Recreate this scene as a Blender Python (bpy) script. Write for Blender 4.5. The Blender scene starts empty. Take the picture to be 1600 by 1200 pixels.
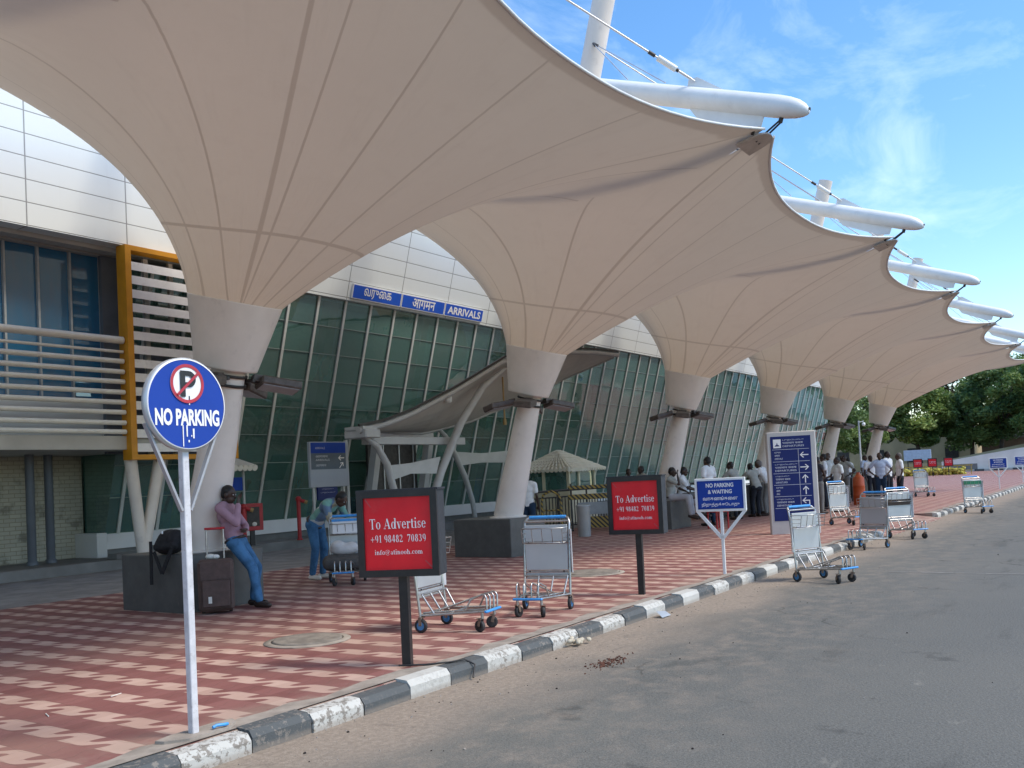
import bpy, math, random
import numpy as np
from mathutils import Vector, Matrix
rad = math.radians
random.seed(7)
rng = np.random.default_rng(7)
sc = bpy.context.scene
COL = sc.collection

# ------------------------------------------------------------------ camera
# world frame: X runs along the terminal front (away from the viewer), Y towards the terminal, Z up
YAW, PITCH, ROLL, EYE = 0.5971153, 0.0326206, -0.0489837, 1.6
cd = bpy.data.cameras.new('camera'); cam = bpy.data.objects.new('camera', cd); COL.objects.link(cam)
_f = Vector((math.cos(PITCH)*math.cos(YAW), math.cos(PITCH)*math.sin(YAW), math.sin(PITCH)))
_r0 = Vector((math.sin(YAW), -math.cos(YAW), 0)); _u0 = _r0.cross(_f)
_r = _r0*math.cos(ROLL) + _u0*math.sin(ROLL); _u = -_r0*math.sin(ROLL) + _u0*math.cos(ROLL)
mw = Matrix(((_r.x, _u.x, -_f.x, 0), (_r.y, _u.y, -_f.y, 0), (_r.z, _u.z, -_f.z, EYE), (0, 0, 0, 1)))
cam.matrix_world = mw
cd.sensor_width = 36; cd.lens = 36*1450/1600; cd.shift_y = 100/1600
cd.clip_start = 0.1; cd.clip_end = 4000
sc.camera = cam

# ------------------------------------------------------------------ sky, sun, exposure
SUN_EL, SUN_AZ = rad(53), rad(-72)          # azimuth measured from +X towards +Y
W = bpy.data.worlds.new('World'); sc.world = W; W.use_nodes = True
nt = W.node_tree; nt.nodes.clear()
N = nt.nodes.new
out = N('ShaderNodeOutputWorld'); bg = N('ShaderNodeBackground'); sky = N('ShaderNodeTexSky')
sky.sky_type = 'NISHITA'; sky.sun_disc = False; sky.sun_elevation = SUN_EL
sky.sun_rotation = rad(90) - SUN_AZ
sky.air_density = 1.0; sky.dust_density = 0.6; sky.ozone_density = 1.2
hsv = N('ShaderNodeHueSaturation'); hsv.inputs['Saturation'].default_value = 1.28
tc = N('ShaderNodeTexCoord'); mp = N('ShaderNodeMapping'); mp.inputs['Scale'].default_value = (1.2, 5.5, 9.0); mp.inputs['Rotation'].default_value = (0.1, 0.25, 0.6)
no = N('ShaderNodeTexNoise'); no.inputs['Scale'].default_value = 1.5; no.inputs['Detail'].default_value = 7; no.inputs['Roughness'].default_value = 0.62
no.inputs['Distortion'].default_value = 0.5
rp = N('ShaderNodeValToRGB'); rp.color_ramp.elements[0].position = 0.50; rp.color_ramp.elements[1].position = 0.95
rp.color_ramp.elements[1].color = (0.30, 0.30, 0.30, 1)
mx = N('ShaderNodeMix'); mx.data_type = 'RGBA'; mx.inputs[7].default_value = (8.0, 8.6, 9.2, 1)
L = nt.links.new
L(tc.outputs['Generated'], mp.inputs['Vector']); L(mp.outputs[0], no.inputs['Vector']); L(no.outputs['Fac'], rp.inputs[0])
L(sky.outputs[0], hsv.inputs['Color']); L(hsv.outputs[0], mx.inputs[6]); L(rp.outputs[0], mx.inputs[0]); L(mx.outputs[2], bg.inputs['Color'])
bg.inputs['Strength'].default_value = 0.12
L(bg.outputs[0], out.inputs['Surface'])
sd = bpy.data.lights.new('sun', 'SUN'); sd.energy = 1.6; sd.angle = rad(18); sd.color = (1.0, 0.90, 0.76)
so = bpy.data.objects.new('sun', sd); COL.objects.link(so)
sv = Vector((math.cos(SUN_EL)*math.cos(SUN_AZ), math.cos(SUN_EL)*math.sin(SUN_AZ), math.sin(SUN_EL)))
so.rotation_euler = sv.to_track_quat('Z', 'Y').to_euler()
vs = sc.view_settings
vs.view_transform = 'Standard'; vs.look = 'None'; vs.exposure = 1.16; vs.gamma = 1; vs.use_curve_mapping = False
sc.cycles.max_bounces = 8; sc.cycles.transparent_max_bounces = 12
sc.cycles.caustics_reflective = False; sc.cycles.caustics_refractive = False

# ------------------------------------------------------------------ materials
class G:
    """small helper for building node graphs"""
    def __init__(s, m):
        s.m = m; s.nt = m.node_tree; s.n = s.nt.nodes; s.l = s.nt.links.new
    def add(s, t, **k):
        x = s.n.new(t)
        for a, b in k.items(): setattr(x, a, b)
        return x
    def put(s, sock, v):
        if isinstance(v, (int, float)): sock.default_value = v
        elif isinstance(v, tuple): sock.default_value = v if len(v) == len(sock.default_value) else v + (1,)
        else: s.l(v, sock)
    def math(s, op, a, b=0.0, c=0.0):
        x = s.add('ShaderNodeMath', operation=op)
        for i, v in enumerate((a, b, c)): s.put(x.inputs[i], v)
        return x.outputs[0]
    def noise(s, vec, scale, detail=4, rough=.55, dist=0.0):
        x = s.add('ShaderNodeTexNoise'); x.inputs['Scale'].default_value = scale; x.inputs['Detail'].default_value = detail
        x.inputs['Roughness'].default_value = rough; x.inputs['Distortion'].default_value = dist
        if vec is not None: s.l(vec, x.inputs['Vector'])
        return x.outputs['Fac']
    def ramp(s, v, lo, hi, a=0.0, b=1.0):
        x = s.add('ShaderNodeMapRange', clamp=True, interpolation_type='SMOOTHSTEP')
        s.put(x.inputs[0], v); x.inputs[1].default_value = lo; x.inputs[2].default_value = hi; x.inputs[3].default_value = a; x.inputs[4].default_value = b
        return x.outputs[0]
    def mix(s, f, a, b, mode='MIX'):
        x = s.add('ShaderNodeMix', data_type='RGBA', blend_type=mode)
        s.put(x.inputs[0], f); s.put(x.inputs[6], a); s.put(x.inputs[7], b)
        return x.outputs[2]
    def pos(s): return s.add('ShaderNodeNewGeometry').outputs['Position']
    def obj(s): return s.add('ShaderNodeTexCoord').outputs['Object']
    def xyz(s, v):
        x = s.add('ShaderNodeSeparateXYZ'); s.l(v, x.inputs[0]); return x.outputs
    def scale(s, v, k):
        x = s.add('ShaderNodeMapping'); s.l(v, x.inputs[0]); x.inputs['Scale'].default_value = k; return x.outputs[0]
    def bump(s, h, st, d=.01):
        x = s.add('ShaderNodeBump'); x.inputs['Strength'].default_value = st; x.inputs['Distance'].default_value = d; s.l(h, x.inputs['Height']); return x.outputs[0]
    def bsdf(s): return s.n['Principled BSDF']

def newmat(name):
    m = bpy.data.materials.new(name); m.use_nodes = True
    return m, G(m)

def M(name, col, rough=.6, metal=0.0, var=.10, scale=6, bump=0.0, bscale=60, dirt=0.0, dirtcol=(.16, .12, .08), spec=.5):
    m, g = newmat(name); b = g.bsdf()
    c = g.obj()
    n = g.noise(c, scale, 5)
    lo = tuple(x*(1-var) for x in col); hi = tuple(min(1, x*(1+var)) for x in col)
    cc = g.mix(g.ramp(n, .3, .7), lo, hi)
    if dirt:
        d = g.ramp(g.noise(c, scale*2.3, 6, .65), .55, .75, 0, dirt)
        cc = g.mix(d, cc, dirtcol)
    g.put(b.inputs['Base Color'], cc); b.inputs['Metallic'].default_value = metal
    g.put(b.inputs['Roughness'], g.ramp(g.noise(c, scale*3, 3), .2, .8, max(0, rough-.08), min(1, rough+.08)))
    b.inputs['Specular IOR Level'].default_value = spec
    if bump: g.put(b.inputs['Normal'], g.bump(g.noise(c, bscale, 4), bump))
    return m

m_white_paint = M('white_paint', (.80, .82, .81), .4, 0, .05, 3, dirt=.18, dirtcol=(.45, .42, .38))
m_column = M('column_paint', (.77, .70, .63), .42, 0, .05, 2.2, dirt=.30, dirtcol=(.44, .39, .35))
m_steel = M('tube_steel', (.44, .44, .43), .34, .9, .15, 12, dirt=.25, dirtcol=(.25, .16, .10))
m_rusty = M('rusty_steel', (.24, .17, .13), .6, .5, .35, 20, dirt=.4, dirtcol=(.13, .07, .04))
m_cable = M('cable_steel', (.62, .62, .62), .4, .6)
m_dark_metal = M('dark_metal', (.045, .042, .04), .5, .4, .3, 10)
m_brown_metal = M('brown_fixture', (.10, .082, .07), .5, .2, .3, 14, dirt=.4, dirtcol=(.2, .17, .14))
m_black = M('black_paint', (.012, .012, .013), .42, 0, .3, 9, dirt=.15, dirtcol=(.07, .06, .05))
m_blackcloth = M('black_fabric', (.012, .012, .014), .85, 0, .3, 20)
m_blue_plastic = M('blue_plastic', (.05, .30, .70), .38, 0, .1, 20, dirt=.15)
m_rubber = M('rubber', (.03, .03, .032), .7, 0, .2, 20, dirt=.4, dirtcol=(.14, .12, .10))
m_blue_hub = M('blue_hub', (.06, .22, .45), .5)
m_sign_blue = M('sign_blue', (.012, .055, .34), .5, 0, .05, 3, spec=.25)
m_arr_blue = M('arrivals_blue', (.008, .09, .56), .4, 0, .04, 3)
m_dir_blue = M('directory_blue', (.010, .020, .13), .45, 0, .05, 3, spec=.25)
m_sign_white = M('sign_white', (.82, .82, .82), .45, 0, .03, 5)
m_letter = M('lettering_white', (.85, .85, .85), .5, 0, .0, 5)
m_letter_dim = M('lettering_grey', (.55, .58, .66), .5, 0, .0, 5)
m_red_board = M('red_vinyl', (.72, .004, .014), .5, 0, .10, 2.5, dirt=.10, dirtcol=(.5, .2, .18))
m_sign_red = M('sign_red', (.45, .03, .05), .45)
m_red_paint = M('red_paint', (.40, .018, .025), .45, 0, .15, 8, dirt=.15)
m_silver = M('silver_panel', (.50, .53, .55), .35, .4, .05, 2)
m_totem_silver = M('totem_silver', (.52, .50, .48), .5, .1, .05, 2)
m_orange = M('orange_paint', (.62, .27, .01), .5, 0, .08, 3)
m_granite = M('granite', (.085, .088, .085), .40, 0, .12, 5, dirt=.35, dirtcol=(.17, .155, .135))
m_granite_dirty = m_granite
m_concrete = M('concrete', (.26, .25, .235), .85, 0, .18, 2.5, bump=.15, bscale=80, dirt=.3, dirtcol=(.15, .14, .12))
m_step = M('step_stone', (.19, .19, .185), .7, 0, .15, 2, bump=.05)
m_plinth_white = M('plinth_cladding', (.62, .63, .62), .4, 0, .04, 1.2)
m_grey_pipe = M('grey_pipe', (.12, .14, .165), .5, 0, .08, 3)
m_louver = M('louvre_white', (.84, .84, .82), .5, 0, .05, 4, dirt=.3, dirtcol=(.5, .47, .42))
m_tubecream = M('railing_cream', (.76, .75, .68), .45, 0, .05, 4)
m_ochre = M('ochre_paint', (.36, .24, .09), .5)
m_interior = M('interior_wall', (.34, .36, .34), .8)
m_intfloor = M('interior_floor', (.30, .29, .27), .3)
m_soffit = M('soffit', (.48, .47, .43), .7, 0, .1, 1.5)
m_shelter = M('shelter_fabric', (.60, .58, .54), .7, 0, .05, 1.5)
m_shelter_steel = M('shelter_steel', (.44, .45, .45), .45, .1, .06, 3)
m_cream = M('cream_paint', (.74, .68, .50), .6, 0, .06, 3)
m_yellow_wall = M('yellow_wall', (.42, .34, .20), .8, 0, .15, .4)
m_brown_wall = M('brown_wall', (.17, .12, .09), .9, 0, .25, .5)
m_ramp_white = M('ramp_wall_paint', (.84, .80, .72), .8, 0, .12, .35, dirt=.3, dirtcol=(.4, .36, .3))
m_grey_patch = M('grey_render', (.22, .205, .19), .9, 0, .1, 1)
m_yellow = M('hazard_yellow', (.62, .40, .03), .5, 0, .1, 6)
m_trunk = M('bark', (.075, .058, .045), .9, 0, .3, 3, bump=.3, bscale=12)
m_skin = M('skin', (.075, .040, .026), .5, 0, .08, 6)
m_skin2 = M('skin_dark', (.05, .028, .02), .5, 0, .08, 6)
m_hair = M('hair', (.008, .007, .007), .6)
m_grey_hair = M('grey_hair', (.14, .13, .125), .7)
m_leather = M('leather_brown', (.03, .018, .014), .5)
m_suitcase = M('suitcase_brown', (.080, .050, .042), .7, 0, .15, 14)
m_terra = M('clay', (.11, .045, .028), .95, 0, .5, 30)
m_asphalt_clod = M('dark_clod', (.02, .015, .013), .9)
m_paper = M('paper', (.7, .68, .62), .8)
def cloth(name, col, var=.08): return M(name, col, .85, 0, var, 9, bump=.12, bscale=18, spec=.2)
m_shirt_pink = cloth('pink_shirt', (.36, .22, .27)); m_jeans = cloth('blue_jeans', (.06, .16, .30), .25)
m_shirt_white = cloth('white_shirt', (.78, .80, .81)); m_shirt_lblue = cloth('light_blue_shirt', (.46, .55, .70))
m_shirt_grey = cloth('grey_shirt', (.36, .37, .34)); m_shirt_mint = cloth('pale_green_shirt', (.72, .78, .78))
m_tr_dark = cloth('dark_trousers', (.022, .026, .035)); m_tr_grey = cloth('grey_trousers', (.20, .20, .19)); m_tr_light = cloth('pale_trousers', (.40, .40, .42))
m_tr_navy = cloth('navy_trousers', (.02, .04, .075)); m_sleeveless = cloth('striped_top', (.07, .07, .08))

# membrane: woven coated fabric, lets some daylight through; welded seams are double thickness
def make_membrane():
    m, g = newmat('membrane_fabric'); b = g.bsdf()
    uv = g.add('ShaderNodeUVMap', uv_map='UVMap').outputs[0]
    u, v, _ = g.xyz(uv)
    seam = None
    def band(val, at, hw, soft):
        d = g.math('ABSOLUTE', g.math('SUBTRACT', val, at)); return g.ramp(d, hw, hw+soft, 1, 0)
    # radial welds: narrower in angle further out, so the strip keeps a constant width
    wv = g.math('MULTIPLY', .0030, g.math('POWER', 2.718, g.math('MULTIPLY', v, -1.9)))
    for a, k in ((.030, 1), (.095, 1), (.16, 1), (.222, 1), (.268, 1), (.288, 1.5), (.345, 1), (.40, 1), (.445, 1), (.487, 1), (.503, 2.0), (.56, 1), (.625, 1.3), (.69, 1), (.755, 1), (.83, 1), (.90, 1), (.96, 1)):
        d = g.math('ABSOLUTE', g.math('SUBTRACT', u, a))
        s_ = g.math('SUBTRACT', 1.0, g.ramp(g.math('DIVIDE', d, wv), .75*k, 1.25*k))
        seam = s_ if seam is None else g.math('MAXIMUM', seam, s_)
    seam = g.math('MAXIMUM', seam, band(v, .30, .005, .002))
    edge = g.add('ShaderNodeAttribute', attribute_name='hem').outputs['Fac']
    hem = g.ramp(edge, .972, .980)
    pole = g.ramp(v, .985, .992)
    seam = g.math('MAXIMUM', seam, g.math('MULTIPLY', hem, .9))
    n = g.noise(g.pos(), 1.1, 5)
    cu_ = g.add('ShaderNodeCombineXYZ'); g.l(g.math('MULTIPLY', u, 90), cu_.inputs[0]); g.l(g.math('MULTIPLY', v, 3.5), cu_.inputs[1])
    stk = g.noise(cu_.outputs[0], 1.0, 5, .6)
    g.put(b.inputs['Normal'], g.bump(stk, .25, .03))
    dirt = g.ramp(g.noise(g.scale(g.pos(), (1, 1, 3)), 2.2, 6, .65), .48, .75, 0, .22)
    col = g.mix(n, (.57, .50, .405), (.635, .565, .465))
    col = g.mix(dirt, col, (.50, .41, .32))
    col = g.mix(g.ramp(stk, .52, .75, 0, .20), col, (.42, .34, .26))
    col = g.mix(g.math('MULTIPLY', seam, .36), col, (.30, .24, .20))
    g.put(b.inputs['Base Color'], col); b.inputs['Roughness'].default_value = .6; b.inputs['Specular IOR Level'].default_value = .25
    tr = g.add('ShaderNodeBsdfTranslucent'); g.put(tr.inputs['Color'], g.mix(g.math('MULTIPLY', seam, .5), (.84, .69, .53), (.40, .29, .20)))
    mixs = g.add('ShaderNodeMixShader'); mixs.inputs[0].default_value = .17
    g.l(b.outputs[0], mixs.inputs[1]); g.l(tr.outputs[0], mixs.inputs[2])
    g.l(mixs.outputs[0], g.n['Material Output'].inputs[0])
    return m
m_membrane = make_membrane()

def make_glass(name, tint, base, refl, dif, sx, x0, sz, z0):
    m, g = newmat(name); g.n.remove(g.bsdf())
    p = g.pos(); q = g.xyz(p)
    cv = g.add('ShaderNodeCombineXYZ'); g.l(g.math('FLOOR', g.math('DIVIDE', g.math('SUBTRACT', q[0], x0), sx)), cv.inputs[0]); g.l(g.math('FLOOR', g.math('DIVIDE', g.math('SUBTRACT', q[2], z0), sz)), cv.inputs[1])
    wn = g.add('ShaderNodeTexWhiteNoise', noise_dimensions='2D'); g.l(cv.outputs[0], wn.inputs['Vector']); r = wn.outputs['Value']
    fr = g.add('ShaderNodeFresnel'); fr.inputs[0].default_value = 1.6
    gl = g.add('ShaderNodeBsdfGlossy'); gl.inputs['Roughness'].default_value = .03; gl.inputs['Color'].default_value = (.88, .97, .94, 1)
    t = g.add('ShaderNodeBsdfTransparent'); t.inputs[0].default_value = tint+(1,)
    d = g.add('ShaderNodeBsdfDiffuse')
    dust = g.ramp(g.noise(g.scale(p, (1, 1, .35)), 2.2, 6, .65), .35, .8)
    g.put(d.inputs[0], g.mix(dust, g.mix(r, tuple(c*.75 for c in base), tuple(c*1.2 for c in base)), tuple(c*.6+.10 for c in base)))
    # every pane sits at a slightly different angle and bows a little
    nrm = g.add('ShaderNodeNewGeometry').outputs['Normal']; vm = g.add('ShaderNodeVectorMath', operation='SCALE'); s2 = g.add('ShaderNodeVectorMath', operation='SUBTRACT'); g.l(wn.outputs['Color'], s2.inputs[0]); s2.inputs[1].default_value = (.5, .5, .5)
    g.l(s2.outputs[0], vm.inputs[0]); vm.inputs['Scale'].default_value = .035
    ad = g.add('ShaderNodeVectorMath', operation='ADD'); bp_ = g.add('ShaderNodeBump'); bp_.inputs['Strength'].default_value = .10; bp_.inputs['Distance'].default_value = .05; g.l(g.noise(p, 1.3, 2), bp_.inputs['Height'])
    g.l(bp_.outputs[0], ad.inputs[0]); g.l(vm.outputs[0], ad.inputs[1]); nn = g.add('ShaderNodeVectorMath', operation='NORMALIZE'); g.l(ad.outputs[0], nn.inputs[0]); g.l(nn.outputs[0], gl.inputs['Normal'])
    a = g.add('ShaderNodeMixShader'); a.inputs[0].default_value = dif
    g.l(t.outputs[0], a.inputs[1]); g.l(d.outputs[0], a.inputs[2])
    c = g.add('ShaderNodeMixShader'); g.put(c.inputs[0], g.math('MINIMUM', .9, g.math('ADD', g.math('MULTIPLY', fr.outputs[0], refl), .06)))
    g.l(a.outputs[0], c.inputs[1]); g.l(gl.outputs[0], c.inputs[2]); g.l(c.outputs[0], g.n['Material Output'].inputs[0])
    return m
m_glass = make_glass('green_glass', (.34, .60, .53), (.13, .32, .275), 1.4, .5, .953, 16.65, .69, 1.6)
m_blueglass = make_glass('blue_glass', (.07, .17, .28), (.06, .30, .58), 1.0, .6, .66, 12.45, 9, 0)

def make_paver():
    m, g = newmat('paver_blocks'); b = g.bsdf()
    p = g.pos(); x, y, z = g.xyz(p)
    w = g.noise(p, 3.0, 2)
    T = .4
    u = g.math('FRACT', g.math('DIVIDE', g.math('SUBTRACT', 6.693, y), T))      # 0..1 along -Y, tile centre at .0
    u = g.math('FRACT', g.math('ADD', u, .5))
    v = g.math('FRACT', g.math('ADD', g.math('DIVIDE', g.math('SUBTRACT', x, 3.625), T), .5))
    du = g.math('SUBTRACT', u, .5); dv = g.math('SUBTRACT', v, .5)
    au = g.math('ABSOLUTE', du); av = g.math('ABSOLUTE', dv)
    # bone shaped pale block
    hw = g.math('ADD', .235, g.math('MULTIPLY', g.math('POWER', g.math('DIVIDE', av, .235), 2.0), .06))
    t1 = g.math('MULTIPLY', g.ramp(g.math('SUBTRACT', au, hw), -.008, .008, 1, 0), g.ramp(av, .228, .238, 1, 0))
    # neck joining it to the next block
    c = g.math('MULTIPLY', g.math('MULTIPLY', g.math('SIGN', du), -.125), g.math('SINE', g.math('MULTIPLY', 1.5708, g.math('MINIMUM', 1.0, g.math('DIVIDE', g.math('SUBTRACT', .5, au), .2)))))
    t2 = g.math('MULTIPLY', g.ramp(g.math('ABSOLUTE', g.math('SUBTRACT', dv, c)), .095, .107, 1, 0), g.ramp(au, .235, .245))
    pale = g.math('MAXIMUM', t1, t2)
    # each block its own shade
    cx = g.math('FLOOR', g.math('ADD', g.math('DIVIDE', g.math('SUBTRACT', x, 3.625), T/2), .5))
    cy = g.math('FLOOR', g.math('DIVIDE', g.math('SUBTRACT', 6.693, y), T/2))
    cv = g.add('ShaderNodeCombineXYZ'); g.l(cx, cv.inputs[0]); g.l(cy, cv.inputs[1])
    wn = g.add('ShaderNodeTexWhiteNoise', noise_dimensions='2D'); g.l(cv.outputs[0], wn.inputs['Vector'])
    rnd = wn.outputs['Value']
    red = g.mix(rnd, (.185, .070, .064), (.25, .105, .096))
    crm = g.mix(rnd, (.43, .285, .235), (.52, .365, .305))
    col = g.mix(pale, red, crm)
    # joints
    j1 = g.ramp(g.math('ABSOLUTE', g.math('SUBTRACT', g.math('ADD', av, g.math('MULTIPLY', g.math('SINE', g.math('MULTIPLY', u, 6.283)), .03)), .215)), .0, .022, 1, 0)
    uj = g.math('FRACT', g.math('ADD', g.math('MULTIPLY', u, 2.0), g.math('MULTIPLY', g.math('SINE', g.math('MULTIPLY', v, 12.566)), .12)))
    j2 = g.ramp(g.math('ABSOLUTE', g.math('SUBTRACT', uj, .5)), .0, .035, 1, 0)
    j2 = g.math('MULTIPLY', j2, g.math('SUBTRACT', 1.0, pale))
    je = g.ramp(g.math('ABSOLUTE', g.math('SUBTRACT', pale, .5)), .15, .5, 1, 0)
    joint = g.math('MAXIMUM', g.math('MAXIMUM', g.math('MULTIPLY', j1, .35), g.math('MULTIPLY', j2, .6)), g.math('MULTIPLY', je, .55))
    joint = g.math('MULTIPLY', joint, g.ramp(g.noise(p, 9, 3), .25, .5))
    col = g.mix(g.math('MULTIPLY', joint, .85), col, (.10, .06, .05))
    # dust and stains
    dust = g.ramp(g.noise(p, .55, 7, .62), .42, .72, 0, .34)
    col = g.mix(dust, col, (.33, .235, .18))
    st = g.ramp(g.noise(p, 1.9, 6, .7), .60, .78, 0, .45)
    col = g.mix(st, col, (.12, .07, .055))
    # sand blown in along the kerb
    sand = g.math('MULTIPLY', g.ramp(y, 4.75, 5.35, 1, 0), g.ramp(g.noise(p, 2.4, 6, .7), .40, .62))
    col = g.mix(g.math('MULTIPLY', sand, .7), col, (.34, .27, .21))
    g.put(b.inputs['Base Color'], col)
    g.put(b.inputs['Roughness'], g.ramp(g.noise(p, 4, 4), .2, .8, .62, .85)); b.inputs['Specular IOR Level'].default_value = .35
    h = g.math('SUBTRACT', g.math('MULTIPLY', g.noise(p, 160, 3), .25), joint)
    g.put(b.inputs['Normal'], g.bump(h, .35, .006))
    return m
m_paver = make_paver()

def make_road():
    m, g = newmat('asphalt'); b = g.bsdf(); p = g.pos(); x, y, z = g.xyz(p)
    big = g.noise(p, .22, 6, .6); mid = g.noise(g.scale(p, (.5, 1.6, 1)), .9, 6, .65); fine = g.noise(p, 55, 3, .7); agg = g.add('ShaderNodeTexVoronoi'); agg.inputs['Scale'].default_value = 85
    g.l(p, agg.inputs['Vector'])
    a = g.mix(g.ramp(fine, .3, .7), (.084, .086, .079), (.152, .154, .140))
    a = g.mix(g.ramp(agg.outputs['Distance'], .0, .35, .55, 0), a, (.28, .275, .245))
    a = g.mix(g.ramp(big, .35, .68, 0, .35), a, (.185, .178, .15))
    a = g.mix(g.ramp(mid, .56, .70, 0, .6), a, (.075, .076, .068))
    spot = g.ramp(g.noise(g.scale(p, (1.3, .8, 1)), 1.2, 5, .72), .62, .70, 0, .55)
    a = g.mix(spot, a, (.055, .055, .050))
    pale = g.ramp(g.noise(g.scale(p, (.8, 1.5, 1)), 2.9, 5, .7), .62, .75, 0, .5)
    a = g.mix(pale, a, (.27, .26, .22))
    ck = g.add('ShaderNodeTexVoronoi', feature='DISTANCE_TO_EDGE'); ck.inputs['Scale'].default_value = .55; wv_ = g.add('ShaderNodeVectorMath', operation='ADD'); g.l(p, wv_.inputs[0]); nz_ = g.add('ShaderNodeTexNoise'); nz_.inputs['Scale'].default_value = 1.4; nz_.inputs['Detail'].default_value = 6; g.l(p, nz_.inputs['Vector']); g.l(nz_.outputs['Color'], wv_.inputs[1]); g.l(wv_.outputs[0], ck.inputs['Vector'])
    crack = g.math('MULTIPLY', g.ramp(ck.outputs['Distance'], .004, .012, 1, 0), g.ramp(g.noise(p, .35, 3), .50, .60))
    a = g.mix(g.math('MULTIPLY', crack, .6), a, (.04, .04, .036))
    tr_ = g.math('ABSOLUTE', g.math('SUBTRACT', g.math('ABSOLUTE', g.math('ADD', y, 1.2)), .78))
    a = g.mix(g.math('MULTIPLY', g.ramp(tr_, .1, .45, .35, 0), g.ramp(mid, .35, .6)), a, (.07, .07, .062))
    # drifted sand along the kerb
    yy = g.math('ADD', y, g.math('MULTIPLY', g.math('SUBTRACT', g.noise(p, .8, 7, .65), .5), 1.5))
    s = g.ramp(yy, 3.3, 4.35)
    s2 = g.math('MULTIPLY', g.ramp(yy, 1.4, 3.6, 0, .5), g.ramp(g.noise(p, 3.5, 6, .7), .42, .66))
    s = g.math('MAXIMUM', s, s2)
    sc_ = g.mix(g.ramp(g.noise(p, 24, 5, .7), .35, .7), (.235, .195, .155), (.33, .28, .225))
    sc_ = g.mix(g.ramp(g.noise(p, 3.1, 6, .7), .56, .74, 0, .6), sc_, (.12, .10, .085))
    col = g.mix(s, a, sc_)
    g.put(b.inputs['Base Color'], col); b.inputs['Roughness'].default_value = .86; b.inputs['Specular IOR Level'].default_value = .3
    h = g.math('ADD', g.math('MULTIPLY', fine, .6), g.math('MULTIPLY', agg.outputs['Distance'], .8))
    g.put(b.inputs['Normal'], g.bump(h, .45, .006))
    return m
m_road = make_road()

def make_panels(name, col, ax, sx, x0, sz, z0, lw=.012, row_w=.016):
    """flat cladding panels with thin open joints"""
    m, g = newmat(name); b = g.bsdf(); p = g.pos(); q = g.xyz(p)
    def line(val, s, o, w):
        f = g.math('FRACT', g.math('ADD', g.math('DIVIDE', g.math('SUBTRACT', val, o), s), .5))
        return g.ramp(g.math('ABSOLUTE', g.math('SUBTRACT', f, .5)), w/s*.5, w/s*.5+.006, 1, 0)
    j = g.math('MAXIMUM', line(q[ax], sx, x0, lw), line(q[2], sz, z0, row_w))
    n = g.noise(p, .7, 5)
    c = g.mix(n, tuple(a*.95 for a in col), col)
    streak = g.ramp(g.noise(g.scale(p, (6, 6, .5)), 1.0, 5, .6), .55, .8, 0, .12)
    c = g.mix(streak, c, (.45, .45, .43))
    c = g.mix(g.math('MULTIPLY', j, .75), c, (.12, .12, .12))
    g.put(b.inputs['Base Color'], c); b.inputs['Roughness'].default_value = .35
    g.put(b.inputs['Normal'], g.bump(g.math('SUBTRACT', 1.0, j), .5, .01))
    return m
m_fascia = make_panels('fascia_panels', (.75, .80, .79), 0, 2.06, 19.57, .40, 6.90)
m_fascia_side = make_panels('fascia_panels_side', (.75, .80, .79), 0, 2.04, 11.15, .43, 6.70)

def make_brick():
    m, g = newmat('painted_brick'); b = g.bsdf(); p = g.pos()
    rot = g.add('ShaderNodeMapping'); g.l(p, rot.inputs[0]); rot.inputs['Rotation'].default_value = (rad(90), 0, 0)
    br = g.add('ShaderNodeTexBrick'); g.l(rot.outputs[0], br.inputs['Vector'])
    br.inputs['Color1'].default_value = (.54, .53, .43, 1); br.inputs['Color2'].default_value = (.47, .46, .38, 1); br.inputs['Mortar'].default_value = (.34, .32, .24, 1)
    br.inputs['Scale'].default_value = 1; br.inputs['Brick Width'].default_value = .24; br.inputs['Row Height'].default_value = .085; br.inputs['Mortar Size'].default_value = .008
    st = g.ramp(g.noise(p, .9, 6, .65), .5, .68, 0, .8)
    c = g.mix(st, br.outputs['Color'], (.10, .09, .07))
    st2 = g.ramp(g.noise(p, 2.1, 5, .6), .58, .7, 0, .6)
    c = g.mix(st2, c, (.15, .14, .11))
    g.put(b.inputs['Base Color'], c); b.inputs['Roughness'].default_value = .85
    g.put(b.inputs['Normal'], g.bump(br.outputs['Fac'], .4, .01))
    return m
m_brick = make_brick()

def make_kerbpaint(name, col, chip, amt):
    m, g = newmat(name); b = g.bsdf(); p = g.pos()
    ch = g.ramp(g.noise(p, 22, 8, .75), .59-amt*.1, .63-amt*.1)
    ch = g.math('MULTIPLY', ch, g.ramp(g.noise(p, 1.2, 4), .35, .6))
    c = g.mix(g.noise(p, 5, 4), tuple(a*.8 for a in col), col)
    c = g.mix(g.math('MULTIPLY', ch, .85), c, chip)
    dust = g.ramp(g.xyz(p)[2], .015, .05, .5, 0)
    c = g.mix(dust, c, (.27, .225, .18))
    g.put(b.inputs['Base Color'], c); b.inputs['Roughness'].default_value = .8
    g.put(b.inputs['Normal'], g.bump(g.noise(p, 40, 5), .4, .01))
    return m
m_kerb_w = make_kerbpaint('kerb_white', (.55, .55, .51), (.17, .15, .125), .8)
m_kerb_b = make_kerbpaint('kerb_black', (.085, .095, .098), (.21, .19, .165), .55)

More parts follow.
